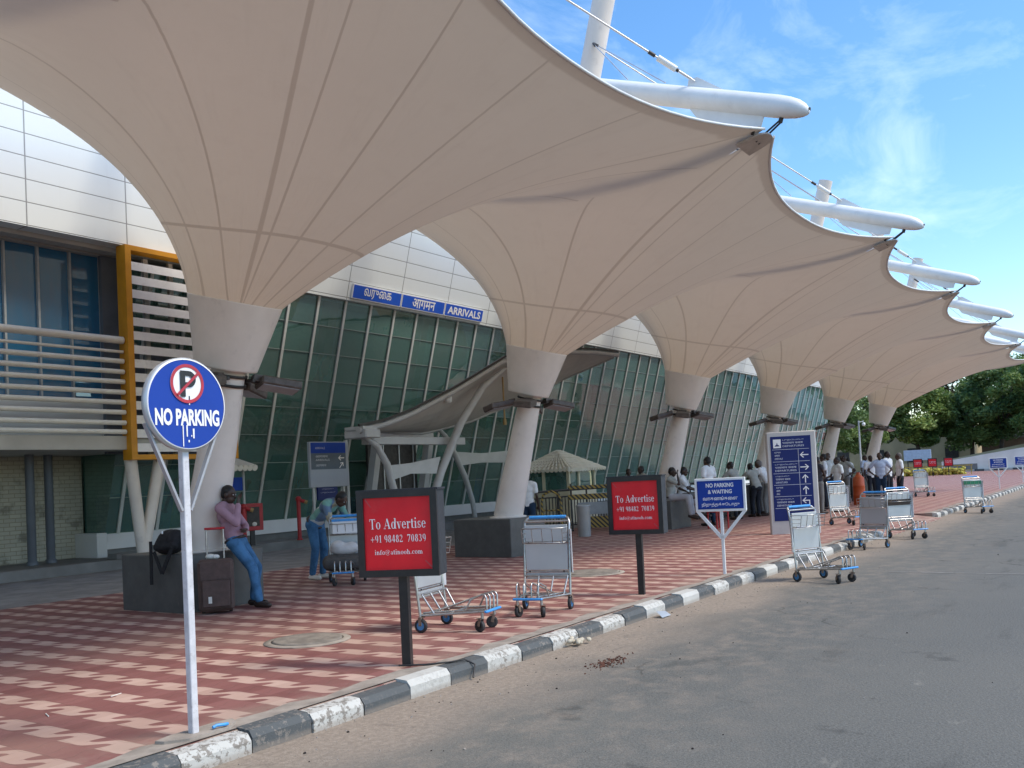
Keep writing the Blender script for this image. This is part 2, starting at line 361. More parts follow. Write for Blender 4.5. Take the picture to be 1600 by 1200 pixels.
def make_ground():
    m, g = newmat('dry_earth'); b = g.bsdf(); p = g.pos()
    c = g.mix(g.noise(p, .15, 7, .6), (.20, .16, .12), (.30, .25, .19)); c = g.mix(g.ramp(g.noise(p, .06, 5), .5, .65), c, (.10, .11, .05))
    g.put(b.inputs['Base Color'], c); b.inputs['Roughness'].default_value = .95
    return m
m_ground = make_ground()
def make_leaf(name, a, b_):
    m, g = newmat(name); b = g.bsdf()
    r = g.add('ShaderNodeAttribute', attribute_name='tone').outputs['Fac']
    g.put(b.inputs['Base Color'], g.mix(r, a, b_)); b.inputs['Roughness'].default_value = .6
    tr = g.add('ShaderNodeBsdfTranslucent'); g.put(tr.inputs[0], g.mix(r, a, b_))
    x = g.add('ShaderNodeMixShader'); x.inputs[0].default_value = .3; g.l(b.outputs[0], x.inputs[1]); g.l(tr.outputs[0], x.inputs[2]); g.l(x.outputs[0], g.n['Material Output'].inputs[0])
    return m
m_leaf = make_leaf('leaves', (.09, .16, .04), (.33, .43, .12))
m_leaf2 = make_leaf('leaves_dark', (.055, .11, .034), (.23, .33, .10))
m_leaf3 = make_leaf('leaves_dry', (.05, .045, .015), (.13, .12, .04))

# ------------------------------------------------------------------ mesh helpers
class MB:
    def __init__(s): s.v = []; s.f = []; s.mi = []; s.sm = []; s.uv = None
    def add(s, vs, fs, mi=0, smooth=False):
        o = len(s.v); s.v += [tuple(v) for v in vs]
        for f in fs: s.f.append(tuple(i+o for i in f)); s.mi.append(mi); s.sm.append(smooth)
        return s
    def hexa(s, c8, mi=0):
        return s.add(c8, [(0, 3, 2, 1), (4, 5, 6, 7), (0, 1, 5, 4), (1, 2, 6, 5), (2, 3, 7, 6), (3, 0, 4, 7)], mi)
    def box(s, x0, x1, y0, y1, z0, z1, mi=0):
        return s.hexa([(x0, y0, z0), (x1, y0, z0), (x1, y1, z0), (x0, y1, z0), (x0, y0, z1), (x1, y0, z1), (x1, y1, z1), (x0, y1, z1)], mi)
    def bbox(s, x0, x1, y0, y1, z0, z1, b=.01, mi=0):
        """box with chamfered edges"""
        bm = MB(); xs = (x0, x1); ys = (y0, y1); zs = (z0, z1); vs = []
        idx = {}
        for i in range(2):
            for j in range(2):
                for k in range(2):
                    sx, sy, sz = (1-2*i)*b, (1-2*j)*b, (1-2*k)*b
                    for a, (dx, dy, dz) in enumerate(((0, sy, sz), (sx, 0, sz), (sx, sy, 0))):
                        idx[(i, j, k, a)] = len(vs); vs.append((xs[i]+dx, ys[j]+dy, zs[k]+dz))
        fs = []
        for a in range(3):
            for e in range(2):
                q = []
                for (p, r) in ((0, 0), (1, 0), (1, 1), (0, 1)):
                    t = [0, 0, 0]; t[a] = e; t[(a+1) % 3] = p; t[(a+2) % 3] = r
                    q.append(idx[(t[0], t[1], t[2], a)])
                fs.append(q if e else q[::-1])
        for a in range(3):
            b1, b2 = (a+1) % 3, (a+2) % 3
            for p in range(2):
                for r in range(2):
                    t0 = [0, 0, 0]; t1 = [0, 0, 0]; t0[b1] = t1[b1] = p; t0[b2] = t1[b2] = r; t1[a] = 1
                    q = [idx[(*t0, b1)], idx[(*t1, b1)], idx[(*t1, b2)], idx[(*t0, b2)]]
                    fs.append(q if (p == r) else q[::-1])
        for i in range(2):
            for j in range(2):
                for k in range(2):
                    q = [idx[(i, j, k, 0)], idx[(i, j, k, 1)], idx[(i, j, k, 2)]]
                    fs.append(q[::-1] if (i+j+k) % 2 else q)
        return s.add(vs, fs, mi)
    def ring_tube(s, rings, mi=0, cap=True, smooth=True):
        n = len(rings[0]); vs = [p for r in rings for p in r]; fs = []
        for k in range(len(rings)-1):
            for i in range(n):
                j = (i+1) % n; fs.append((k*n+i, k*n+j, (k+1)*n+j, (k+1)*n+i))
        s.add(vs, fs, mi, smooth)
        if cap:
            s.add(rings[0], [tuple(range(n))[::-1]], mi); s.add(rings[-1], [tuple(range(n))], mi)
        return s
    def tube(s, pts, r, n=8, mi=0, cap=True):
        pts = [Vector(p) for p in pts]; m = len(pts)
        rs = r if isinstance(r, (list, tuple)) else [r]*m
        t = (pts[1]-pts[0]).normalized(); up = Vector((0, 0, 1)) if abs(t.z) < .9 else Vector((1, 0, 0))
        a = t.cross(up).normalized(); rings = []
        for k in range(m):
            if k == 0: t = pts[1]-pts[0]
            elif k == m-1: t = pts[-1]-pts[-2]
            else: t = (pts[k+1]-pts[k]).normalized()+(pts[k]-pts[k-1]).normalized()
            t.normalize(); a = (a-t*a.dot(t)).normalized(); b = t.cross(a)
            rings.append([pts[k]+(a*math.cos(2*math.pi*i/n)+b*math.sin(2*math.pi*i/n))*rs[k] for i in range(n)])
        return s.ring_tube(rings, mi, cap)
    def bar(s, p, q, w, h, mi=0, up=(0, 0, 1)):
        p = Vector(p); q = Vector(q); t = (q-p).normalized(); u = Vector(up)
        if abs(t.dot(u)) > .95: u = Vector((0, 1, 0))
        a = t.cross(u).normalized()*w/2; b = a.cross(t).normalized()*h/2
        return s.hexa([p-a-b, p+a-b, p+a+b, p-a+b, q-a-b, q+a-b, q+a+b, q-a+b], mi)
    def lathe(s, prof, c=(0, 0, 0), n=24, mi=0, axis=(0, 0, 1), cap=True):
        ax = Vector(axis).normalized(); a = ax.orthogonal().normalized(); b = ax.cross(a); c = Vector(c)
        rings = [[c+ax*z+(a*math.cos(2*math.pi*i/n)+b*math.sin(2*math.pi*i/n))*r for i in range(n)] for r, z in prof]
        return s.ring_tube(rings, mi, cap)
    def ball(s, c, r, n=10, m=7, mi=0, rot=None):
        c = Vector(c); r = (r, r, r) if isinstance(r, (int, float)) else r
        rings = []
        for k in range(m+1):
            ph = math.pi*(.02+.96*k/m)
            ring = []
            for i in range(n):
                th = 2*math.pi*i/n; v = Vector((math.sin(ph)*math.cos(th)*r[0], math.sin(ph)*math.sin(th)*r[1], -math.cos(ph)*r[2]))
                if rot is not None: v = rot @ v
                ring.append(c+v)
            rings.append(ring)
        return s.ring_tube(rings, mi, True)
    def poly(s, pts, mi=0): return s.add(pts, [tuple(range(len(pts)))], mi)
    def prism(s, pts, d, mi=0):
        """flat outline pushed along d"""
        d = Vector(d); a = [Vector(p) for p in pts]; b = [p+d for p in a]; n = len(a)
        return s.add(a+b, [tuple(range(n))[::-1], tuple(range(n, 2*n))]+[(i, (i+1) % n, n+(i+1) % n, n+i) for i in range(n)], mi)
    def xf(s, m):
        s.v = [tuple(m @ Vector(v)) for v in s.v]; return s
    def build(s, name, mats, parent=None, loc=None, fix=True):
        me = bpy.data.meshes.new(name); me.from_pydata(s.v, [], s.f)
        if not isinstance(mats, (list, tuple)): mats = [mats]
        for m in mats: me.materials.append(m)
        me.polygons.foreach_set('material_index', s.mi); me.polygons.foreach_set('use_smooth', s.sm)
        me.update()
        o = bpy.data.objects.new(name, me); COL.objects.link(o)
        if parent is not None: o.parent = parent
        if loc is not None: o.location = loc
        return o

def tag(o, label=None, cat=None, group=None, kind=None):
    if label: o['label'] = label
    if cat: o['category'] = cat
    if group: o['group'] = group
    if kind: o['kind'] = kind
    return o
def struct(o): o['kind'] = 'structure'; return o
def thing(name, label, cat, loc=(0, 0, 0), rz=0.0, group=None):
    o = bpy.data.objects.new(name, None); o.empty_display_size = .2; COL.objects.link(o)
    o.location = loc; o.rotation_euler = (0, 0, rz)
    return tag(o, label, cat, group)
def kids(o): return [c for c in COL.objects if c.parent == o]
def dup(root, loc, rz, label, group=None):
    r = root.copy(); COL.objects.link(r); r.location = loc; r.rotation_euler = (0, 0, rz); r['label'] = label
    if group: r['group'] = group
    for ch in kids(root):
        c = ch.copy(); COL.objects.link(c); c.parent = r
        for gch in kids(ch):
            d = gch.copy(); COL.objects.link(d); d.parent = c
    return r

_fonts = {}
def text_mesh(body, bold=0.0, shear=0.0, space=1.0):
    cu = bpy.data.curves.new('t', 'FONT'); cu.body = body; cu.size = 1; cu.offset = bold; cu.shear = shear; cu.space_character = space; cu.resolution_u = 3
    o = bpy.data.objects.new('t', cu); COL.objects.link(o)
    dg = bpy.context.evaluated_depsgraph_get(); dg.update()
    me = bpy.data.meshes.new_from_object(o.evaluated_get(dg))
    co = [tuple(v.co) for v in me.vertices]; fs = [tuple(p.vertices) for p in me.polygons]
    bpy.data.objects.remove(o); bpy.data.curves.remove(cu); bpy.data.meshes.remove(me)
    return co, fs
def lettering(body, mat, parent, o, ux, uz, w=None, h=None, bold=0.0, name='lettering', geo=None, anchor='c', space=1.0):
    """flat letters on a face: o = centre point, ux / uz = right and up unit vectors (parent space)"""
    co, fs = geo if geo else text_mesh(body, bold, 0, space)
    x0 = min(c[0] for c in co); x1 = max(c[0] for c in co); y0 = min(c[1] for c in co); y1 = max(c[1] for c in co)
    sx = w/(x1-x0) if w else None; sy = h/(y1-y0) if h else None
    if sx is None: sx = sy
    if sy is None: sy = sx
    o = Vector(o); ux = Vector(ux); uz = Vector(uz); n = ux.cross(uz)
    cx = (x0+x1)/2 if anchor == 'c' else x0
    mb = MB(); mb.add([o+ux*((c[0]-cx)*sx)+uz*((c[1]-(y0+y1)/2)*sy) for c in co], fs)
    return mb.build(name, mat, parent)

# ------------------------------------------------------------------ the ground
S = 7.077; C1 = 7.778; YK = 4.594; ZP = .13
Zr = Vector((0, 0, 1))
g_ = MB(); g_.poly([(-900, -900, -.03), (1500, -900, -.03), (1500, 900, -.03), (-900, 900, -.03)])
struct(g_.build('ground', m_ground))
r_ = MB(); r_.poly([(-60, -14, 0), (97, -14, 0), (97, YK+.05, 0), (-60, YK+.05, 0)])
struct(r_.build('road', m_road))
# pavement slab; dropped to the road between the two kerb runs
p_ = MB()
def slab(x0, x1, y0, y1, z=ZP): p_.box(x0, x1, y0, y1, -.02, z)
slab(-60, 20.4, YK+.14, 13.2); slab(26.6, 97, YK+.14, 13.2)
slab(20.4, 26.6, YK+.9, 13.2)
p_.hexa([(20.4, YK-.1, -.02), (26.6, YK-.1, -.02), (26.6, YK+.9, -.02), (20.4, YK+.9, -.02), (20.4, YK-.1, .012), (26.6, YK-.1, .012), (26.6, YK+.9, ZP), (20.4, YK+.9, ZP)])
p_.box(64, 97, 13.2, 18, -.02, ZP)
struct(p_.build('pavement', m_paver))
c_ = MB(); c_.box(-60, 64, 13.2, 17.55, -.02, ZP-.006)
struct(c_.build('access_lane', m_concrete))
s_ = MB(); s_.bbox(-60, 64, 17.55, 24.8, -.02, .33, .015)
struct(s_.build('terminal_walkway', m_step))
# cement strip behind the kerb and kerb stones, painted in turn
k_ = MB()
def kerbrun(x0, x1, off):
    x = x0; i = off
    while x < x1-.05:
        L_ = .495 + random.uniform(-.02, .02); e = min(x+L_, x1)
        dy = random.uniform(-.012, .012); dz = random.uniform(-.012, .008); ch = .028+random.uniform(0, .012)
        pr = [(0, -.02), (0, .085+dz), (ch, .128+dz), (.15, .135+dz), (.15, -.02)]
        a = [(x+.006, YK+dy+py, pz) for py, pz in pr]; b = [(e-.006, YK+dy*.6+py, pz) for py, pz in pr]
        n = len(a)
        k_.add(a+b, [tuple(range(n)), tuple(range(n, 2*n))[::-1]]+[(j, n+j, n+(j+1) % n, (j+1) % n) for j in range(n)], i % 2)
        x = e; i += 1
kerbrun(-8.03, 20.4, 1); kerbrun(26.6, 96, 0)
struct(k_.build('kerb', [m_kerb_w, m_kerb_b]))
m_cement = M('cement_mortar', (.30, .265, .225), .9, 0, .2, 6, bump=.3, bscale=40, dirt=.5, dirtcol=(.18, .15, .12))
e_ = MB()
for a, b in ((-8, 20.4), (26.6, 96)):
    xs = np.arange(a, b+.01, .23); ws = [YK+.30+random.uniform(-.05, .07) for _ in xs]
    for i in range(len(xs)-1):
        e_.add([(xs[i], YK+.145, ZP+.010), (xs[i+1], YK+.145, ZP+.010), (xs[i+1], ws[i+1], ZP+.004), (xs[i], ws[i], ZP+.004)], [(0, 1, 2, 3)])
struct(e_.build('cement_strip', m_cement))
# pale joint across the road
j_ = MB(); xs = np.linspace(3.1, -13, 40)
for i in range(39):
    w0 = .035+.02*math.sin(i*2.1); j_.add([(13.95+.02*math.sin(i), xs[i], .004), (13.95+.02*math.sin(i+1), xs[i+1], .004), (13.95+.02*math.sin(i+1)+w0, xs[i+1], .004), (13.95+.02*math.sin(i)+w0, xs[i], .004)], [(0, 1, 2, 3)])
struct(j_.build('road_joint_line', M('pale_joint', (.30, .29, .27), .9, 0, .3, 5)))

# ------------------------------------------------------------------ the terminal
def gy(z): return 18.6-.285*(z-.8)          # leaning glass front
GL, GR = 11.6, 64.0
ZB, ZT, ZF = .82, 6.44, 10.6
T = thing('terminal_building', 'long airport terminal with white panel fascia above an outward leaning green glass front', 'building', (0, 0, 0))
mb = MB()
mb.add([(GL, gy(ZB), ZB), (GR, gy(ZB), ZB), (GR, gy(ZT), ZT), (GL, gy(ZT), ZT)], [(0, 1, 2, 3)])
mb.add([(GL, gy(ZB), ZB), (GL, gy(ZT), ZT), (GL, 19.35, ZT), (GL, 19.35, ZB)], [(0, 1, 2, 3)])
mb.build('glass_front', m_glass, T)
mb = MB(); x = 16.65-5*.953
mul = []
while x < GR:
    mul.append(x); x += .953
for i, x in enumerate(mul):
    mb.bar((x, gy(ZB)-.03, ZB), (x, gy(ZT)-.03, ZT), .036, .07, up=(1, 0, 0))
mb.build('mullions', M('mullion_white', (.60, .63, .61), .45, .1, .04, 3), T)
mb = MB()
for k in range(9):
    z = 1.6+.69*k
    if z < ZT: mb.box(GL, GR, gy(z)-.018, gy(z)+.03, z-.008, z+.008)
mb.build('transoms', M('transom_grey', (.20, .25, .24), .45, .3, .05, 3), T)
mb = MB(); mb.hexa([(GL-.05, gy(ZB)-.10, .50), (GR, gy(ZB)-.10, .50), (GR, gy(ZB)+.25, .50), (GL-.05, gy(ZB)+.25, .50), (GL-.05, gy(ZB)-.03, ZB+.01), (GR, gy(ZB)-.03, ZB+.01), (GR, gy(ZB)+.25, ZB+.01), (GL-.05, gy(ZB)+.25, ZB+.01)])
mb.build('glass_sill', m_plinth_white, T)
mb = MB(); mb.box(GL, GR, gy(ZB)+.02, gy(ZB)+.3, .33, .50); mb.build('base_course', m_step, T)
mb = MB()
mb.hexa([(13.2, gy(ZT)-.12, ZT), (GR+.3, gy(ZT)-.12, ZT), (GR+.3, gy(ZT)+.3, ZT), (13.2, gy(ZT)+.3, ZT), (13.2, gy(ZF)-.12, ZF), (GR+.3, gy(ZF)-.12, ZF), (GR+.3, gy(ZF)+.3, ZF), (13.2, gy(ZF)+.3, ZF)])
mb.build('fascia', m_fascia, T)
# inside
mb = MB(); mb.box(GL+.3, GR, 27.0, 27.2, .33, 9); mb.box(GR-.2, GR, 18.9, 27, .33, 9); mb.box(GL-.1, GL+.1, 20.6, 27, .33, 9)
mb.build('inner_wall', m_interior, T)
mb = MB(); mb.box(GL+.1, GR, 18.7, 27, .34, .42); mb.build('inner_floor', m_intfloor, T)
mb = MB(); mb.box(GL+.1, GR, 17.6, 27, 8.9, 9.1); mb.build('inner_ceiling', m_interior, T)
mb = MB(); mb.box(20, GR, 22.2, 27, 4.0, 4.35); mb.build('inner_gallery', m_soffit, T)
x = 14.0
while x < GR-1:
    c = MB(); c.bar((x, gy(.4)+.75, .42), (x, gy(8.8)+.75, 8.8), .30, .30, up=(1, 0, 0)); c.build('inner_column', m_ochre, T); x += 1.906*2
for i in range(22):
    c = MB(); xx = 15+i*2.2; c.bbox(xx, xx+1.1+random.random(), 20.5+random.random()*3, 21.2+random.random()*3.4, .42, 1.1+random.random()*1.2, .03)
    c.build('inner_desk', m_interior if i % 3 else m_sign_blue, T)
# near wing: upright fascia, soffit, recessed blue glazing, terrace with tube railing
mb = MB(); mb.box(-30, 13.2, 16.75, 17.1, 6.68, ZF); mb.build('upright_fascia', m_fascia_side, T)
mb = MB(); mb.box(-30, 13.2, 17.1, 19.6, 6.72, 6.9); mb.box(-30, 13.2, 17.12, 17.4, 6.60, 6.715); mb.box(-30, 13.2, 17.55, 17.72, 6.60, 6.715); mb.build('soffit', m_soffit, T)
mb = MB(); mb.box(-30, 13.0, 17.75, 17.79, 3.6, 6.715); mb.build('blue_glazing', m_blueglass, T)
mb = MB(); mb.box(-30, 13.0, 19.9, 20.1, 3.0, 6.7); mb.build('blind_wall', M('dim_blue_room', (.05, .10, .14), .8), T)
mb = MB(); x = 12.45
while x > -29: mb.box(x-.02, x+.02, 17.68, 17.75, 3.6, 6.70); x -= .66
mb.build('blue_glazing_frame', M('frame_grey', (.42, .46, .48), .45), T)
mb = MB(); mb.box(-30, 12.0, 16.75, 20.4, 2.55, 2.82); mb.build('terrace_slab', m_soffit, T)
mb = MB(); mb.box(-30, 12.9, 17.6, 17.8, 2.83, 3.595); mb.build('terrace_wall', m_plinth_white, T)
rl = MB()
for i, z in enumerate((4.73, 4.50, 4.31, 4.10, 3.90, 3.69, 3.49, 3.29, 3.08, 2.90)):
    r = .075 if i in (0,) else (.05 if i != 1 else .03)
    rl.tube([(-30, 16.72, z), (10.95, 16.72, z)], r, 10)
for x in (-24, -16, -8, -1, 5.2): rl.bar((x, 16.82, 2.8), (x, 16.82, 4.7), .07, .07)
rl.build('terrace_railing', m_tubecream, T)
mb = MB(); mb.box(-30, 11.56, 19.35, 19.7, .33, 2.56); mb.build('brick_wall', m_brick, T)
for x, yy_ in ((9.95, 18.5), (10.42, 18.65)):
    mb = MB(); mb.lathe([(.11, .33), (.11, .40), (.085, .41), (.085, 2.6)], (x, yy_, 0), 14); mb.build('drainpipe', m_grey_pipe, T)
mb = MB(); mb.bbox(11.35, 11.585, 18.5, 19.34, .33, .86, .01); mb.build('corner_plinth', m_plinth_white, T)
# orange framed louvre screen
fr = MB(); fx0, fx1, fy = 10.98, 13.6, 16.6
fr.box(fx0, fx0+.13, fy-.02, fy+.28, 2.34, 6.66); fr.box(fx1-.13, fx1, fy-.02, fy+.28, 2.34, 6.66)
fr.box(fx0+.13, fx1-.13, fy-.02, fy+.28, 2.34, 2.44); fr.box(fx0+.13, fx1-.13, fy-.02, fy+.28, 6.56, 6.66)
scr = fr.build('louvre_screen', m_orange, T)
sl = MB()
for i in range(14):
    z = 2.58+i*.282
    sl.hexa([(fx0+.13, fy-.010, z-.085), (fx1-.13, fy-.010, z-.085), (fx1-.13, fy+.22, z+.03), (fx0+.13, fy+.22, z+.03), (fx0+.13, fy-.010, z+.085), (fx1-.13, fy-.010, z+.085), (fx1-.13, fy+.22, z+.085), (fx0+.13, fy+.22, z+.085)])
sl.build('louvre_slats', m_louver, scr)
bk = MB()
for x in (11.6, 12.2, 12.8): bk.box(x, x+.10, fy+.29, fy+.37, 2.46, 6.52)
bk.build('louvre_posts', m_soffit, scr)
bs = MB(); bs.box(fx0+.05, fx1-.05, fy+.9, fy+1.0, 2.5, 6.6); bs.build('screen_back', m_grey_pipe, T)
for tx, in ((11.15,), (12.0,)):
    c = MB(); c.tube([(11.53, 17.15, .35), (tx if tx < 11.5 else 11.83, 16.9, 2.36)], [.11, .125], 14); c.build('strut', m_column, T)
c = MB(); c.bbox(11.2, 11.86, 16.9+.66, 17.4+.5, .33, .44, .01); c.build('strut_base', m_step, T)
# roof edge so that the block is closed
mb = MB(); mb.box(-30, GR+.3, 16.3, 30, ZF+.002, ZF+.2); mb.build('roof', m_soffit, T)
mb = MB(); mb.box(-30, GR+.3, 29.7, 30, .3, ZF); mb.box(GR, GR+.25, 19, 29.7, .3, ZF); mb.build('back_wall', m_plinth_white, T)

# arrivals name boards on the fascia
tl = math.sqrt(1+.285**2); nz = Vector((0, -1, -.285))/tl; uzv = Vector((0, -.285, 1))/tl
def name_board(x0, x1, txt, label, wfrac, hfrac, bold):
    z0, z1 = 6.50, 6.86
    y0 = gy(6.5)-.125
    b = thing('name_board', label, 'sign', ((x0+x1)/2, gy(6.68)-.16, 6.68), 0, 'arrivals boards on the fascia')
    hw = (x1-x0)/2; hh = .19
    def P(x, z, d): return Vector((x, 0, 0))+uzv*z+nz*d
    q = MB(); q.hexa([P(-hw, -hh, -.03), P(hw, -hh, -.03), P(hw, hh, -.03), P(-hw, hh, -.03), P(-hw, -hh, .02), P(hw, -hh, .02), P(hw, hh, .02), P(-hw, hh, .02)]); q.build('border', m_sign_white, b)
    q = MB(); i = .022; q.hexa([P(-hw+i, -hh+i, .0), P(hw-i, -hh+i, .0), P(hw-i, hh-i, .0), P(-hw+i, hh-i, .0), P(-hw+i, -hh+i, .024), P(hw-i, -hh+i, .024), P(hw-i, hh-i, .024), P(-hw+i, hh-i, .024)]); q.build('panel', m_arr_blue, b)
    lettering(txt, m_letter, b, P(0, 0, .028), (1, 0, 0), uzv, hw*2*wfrac, .36*hfrac, bold)
name_board(17.63, 19.53, '\u0bb5\u0bb0\u0bc1\u0b95\u0bc8' if False else '\u0bb5\u0bb0\u0bc1\u0bc8\u0b95', 'blue board with white Tamil lettering, leftmost of the three on the fascia', .56, .74, .012)
name_board(19.56, 21.45, '\u0906\u0917\u092e\u0928', 'blue board with white Hindi lettering, middle one of three on the fascia', .53, .70, .014)
name_board(21.48, 23.36, 'ARRIVALS', 'blue board reading ARRIVALS on the white fascia', .86, .62, .028)

# ------------------------------------------------------------------ cone canopies
YB, ZPL = 10.27, .85
def axy(z): return YB-.285*(z-ZPL)
RC = Vector((0, axy(4.02)+.06, 4.02)); AX = Vector((0, -.285, 1)).normalized(); BX = Vector((1, 0, 0)); BY = AX.cross(BX)
YF, ZFT, SAG, DZ = 3.62, 5.72, .70, .17
def ridge_z(y):
    return float(np.interp(y, [3.6, 4.0, 4.5, 5.4, 6.4, 7.4, 8.4, 9.4, 11.0, 13.0, 15.2], [5.72, 5.60, 5.51, 5.43, 5.45, 5.60, 5.86, 6.295, 6.977, 7.856, 8.861]))
def canopy_net():
    n1, n2 = 30, 22; hs = S/2; yb = 15.2
    P = []; hem = []
    for i in range(n1):                       # right ridge, back to front
        t = i/n1; y = yb-.15+(YF+.15-(yb-.15))*t; P.append((hs, y, ridge_z(y))); hem.append(0)
    xs = np.linspace(hs-.17, -hs+.17, n2)
    for i in range(n2):                       # front scallop
        q = 1-abs(xs[i]/(hs-.17))**2.3; P.append((xs[i], YF+SAG*q, ZFT-DZ*q)); hem.append(1)
    for i in range(n1):
        t = i/n1; y = YF+.15+(yb-.15-YF-.15)*t; P.append((-hs, y, ridge_z(y))); hem.append(0)
    for i in range(n2):
        x = -xs[i]; q = 1-abs(x/(hs-.17))**2.3; P.append((x, yb-SAG*q, 8.861-DZ*q-.3*q)); hem.append(1)
    P = np.array(P); n = len(P); M_ = 26
    ang = np.unwrap(np.arctan2(P[:, 1]-RC.y, P[:, 0])); 
    ring = np.array([RC+BX*(.585*math.cos(a))+BY*(.585*math.sin(a)) for a in ang])
    X = np.zeros((M_+1, n, 3))
    for j in range(M_+1):
        t = (math.exp(1.9*j/M_)-1)/(math.exp(1.9)-1)
        X[j] = ring*(1-t)+P*t
    wr = 1.0
    wh = 1.505*(n/96)**2*(1+.742*np.sin(ang))[None, :, None]*np.exp(.584*(np.arange(1, M_)/M_-.5))[:, None, None]
    for it in range(5000):
        A = X[1:-1]
        new = (wr*(X[:-2]+X[2:])+wh*(np.roll(A, 1, 1)+np.roll(A, -1, 1)))/(2*wr+2*wh)
        X[1:-1] = new
    return X, np.array(hem)
NET, HEM = canopy_net()
def membrane_mesh():
    m, n, _ = NET.shape
    me = bpy.data.meshes.new('membrane')
    vs = [tuple(p-np.array([0, YB, ZP])) for row in NET for p in row]
    fs = []; uv = []
    for j in range(m-1):
        for i in range(n):
            k = (i+1) % n
            fs.append((j*n+i, (j+1)*n+i, (j+1)*n+k, j*n+k))
            uv += [(i/n, j/(m-1)), (i/n, (j+1)/(m-1)), ((i+1)/n, (j+1)/(m-1)), ((i+1)/n, j/(m-1))]
    me.from_pydata(vs, [], fs); me.materials.append(m_membrane)
    l = me.uv_layers.new(name='UVMap'); l.data.foreach_set('uv', [c for q in uv for c in q])
    at = me.attributes.new('hem', 'FLOAT', 'POINT')
    at.data.foreach_set('value', [float(HEM[i])*(j/(m-1)) for j in range(m) for i in range(n)])
    me.polygons.foreach_set('use_smooth', [True]*len(fs)); me.update()
    return me
MEMB = membrane_mesh()
def V0(x, y, z): return Vector((x, y-YB, z-ZP))
def build_canopy():
    c = thing('tensile_canopy', 'x', 'canopy', (C1, YB, ZP), 0, 'cone canopies in a row before the terminal')
    o = bpy.data.objects.new('membrane', MEMB); COL.objects.link(o); o.parent = c; o.visible_shadow = True
    q = MB(); zs = (.85, 1.2, 2.0, 3.0, 4.0, 6.0, 10.25); rs = (.285, .275, .245, .215, .212, .212, .205)
    q.tube([V0(0, axy(z), z) for z in zs], list(rs), 28)
    col = q.build('column', m_column, c)
    q = MB(); q.lathe([(.36, -.02), (.36, .02), (.30, .03)], V0(0, YB, .85), 24); q.build('base_flange', m_column, col)
    q = MB(); a = V0(0, axy(10.25), 10.25); q.bar(a+Vector((-.05, 0, -.08)), a+Vector((.34, 0, -.02)), .03, .06); q.build('mast_lug', m_dark_metal, col)
    q = MB(); q.bbox(-.605, .605, 10.48-.67-YB, 10.48+.67-YB, -.01, ZPL-ZP, .012); q.build('plinth', m_granite, c)
    q = MB(); b0 = RC-AX*.86
    prof = []
    rings = []
    for r, d in ((.34, -.862), (.392, -.858), (.40, -.83), (.587, -.01), (.590, .006), (.575, .008)):
        cc = RC+AX*d; rings.append([V0(*(cc+BX*(r*math.cos(2*math.pi*i/48))+BY*(r*math.sin(2*math.pi*i/48)))) for i in range(48)])
    q.ring_tube(rings, 0, False); q.build('collar', m_column, c)
    q = MB(); cc = RC+AX*-.855; q.ring_tube([[V0(*(cc+BX*(r*math.cos(2*math.pi*i/48))+BY*(r*math.sin(2*math.pi*i/48)))) for i in range(48)] for r in (.20, .39)], 0, False); q.build('collar_soffit', m_column, c)
    # floodlights clamped round the column
    q = MB(); cz = 3.02; cc = Vector((0, axy(cz), cz))
    for d in (-.05, .07):
        q.ring_tube([[V0(*(cc+AX*(d+e)+BX*(r*math.cos(2*math.pi*i/28))+BY*(r*math.sin(2*math.pi*i/28)))) for i in range(28)] for r, e in ((.222, 0), (.245, 0), (.245, .035), (.222, .035))], 0, False)
    for sx in (-1, 1):
        q.bar(V0(sx*.2, axy(cz)-.28, cz), V0(sx*.2, axy(cz)+.28, cz), .04, .04)
        for sy in (-1, 1): q.bar(V0(sx*.2, axy(cz)+sy*.2, cz), V0(sx*.36, axy(cz)+sy*.2, cz-.01), .04, .03)
    fr = q.build('lamp_bracket', m_dark_metal, c)
    for sx in (-1, 1):
        for sy in (-1, 1):
            q = MB(); q.bbox(.0, .54, -.17, .17, -.065, .05, .02); q.box(.03, .51, -.145, .145, -.069, -.0655, 1); q.box(-.08, .06, -.07, .07, -.02, .07)
            m_ = Matrix.Translation(V0(sx*.34, axy(cz)+sy*.2, cz)) @ Matrix.Rotation(0 if sx > 0 else math.pi, 4, 'Z') @ Matrix.Rotation(sx*sy*rad(22), 4, 'Z') @ Matrix.Rotation(sy*rad(9), 4, 'X') @ Matrix.Rotation(rad(9), 4, 'Y')
            q.xf(m_); q.build('floodlight', [m_brown_metal, m_silver], fr)
    # boom
    h = S/2; d = Vector((0, 1, .37)).normalized()
    tip = V0(h, 3.10, 5.88)
    q = MB(); R = .138
    n = 28; a = Vector((1, 0, 0)); b = d.cross(a)
    rings = []
    for s_, r in ((0, .012), (.02, .045), (.07, .082), (.15, .112), (.27, .130), (.42, R), (14.2, R)):
        rings.append([tip+d*s_+(a*math.cos(2*math.pi*i/n)+b*math.sin(2*math.pi*i/n))*r-Vector((0, 0, (R-r)*.25)) for i in range(n)])
    q.ring_tube(rings); boom = q.build('boom', m_white_paint, c)
    q = MB(); q.lathe([(.028, -.012), (.028, .02)], tip+d*.015, 10, axis=-d); q.build('nose_bolt', m_dark_metal, boom)
    q = MB(); e1 = tip+d*.55; dn = d.cross(Vector((1, 0, 0)));
    if dn.z > 0: dn = -dn
    q.prism([e1+dn*.125-Vector((.014, 0, 0)), e1+d*1.05+dn*.125-Vector((.014, 0, 0)), e1+d*.9+dn*.24-Vector((.014, 0, 0)), e1+d*.18+dn*.30-Vector((.014, 0, 0)), e1+dn*.26-Vector((.014, 0, 0))], (.028, 0, 0)); q.build('gusset', m_white_paint, boom)
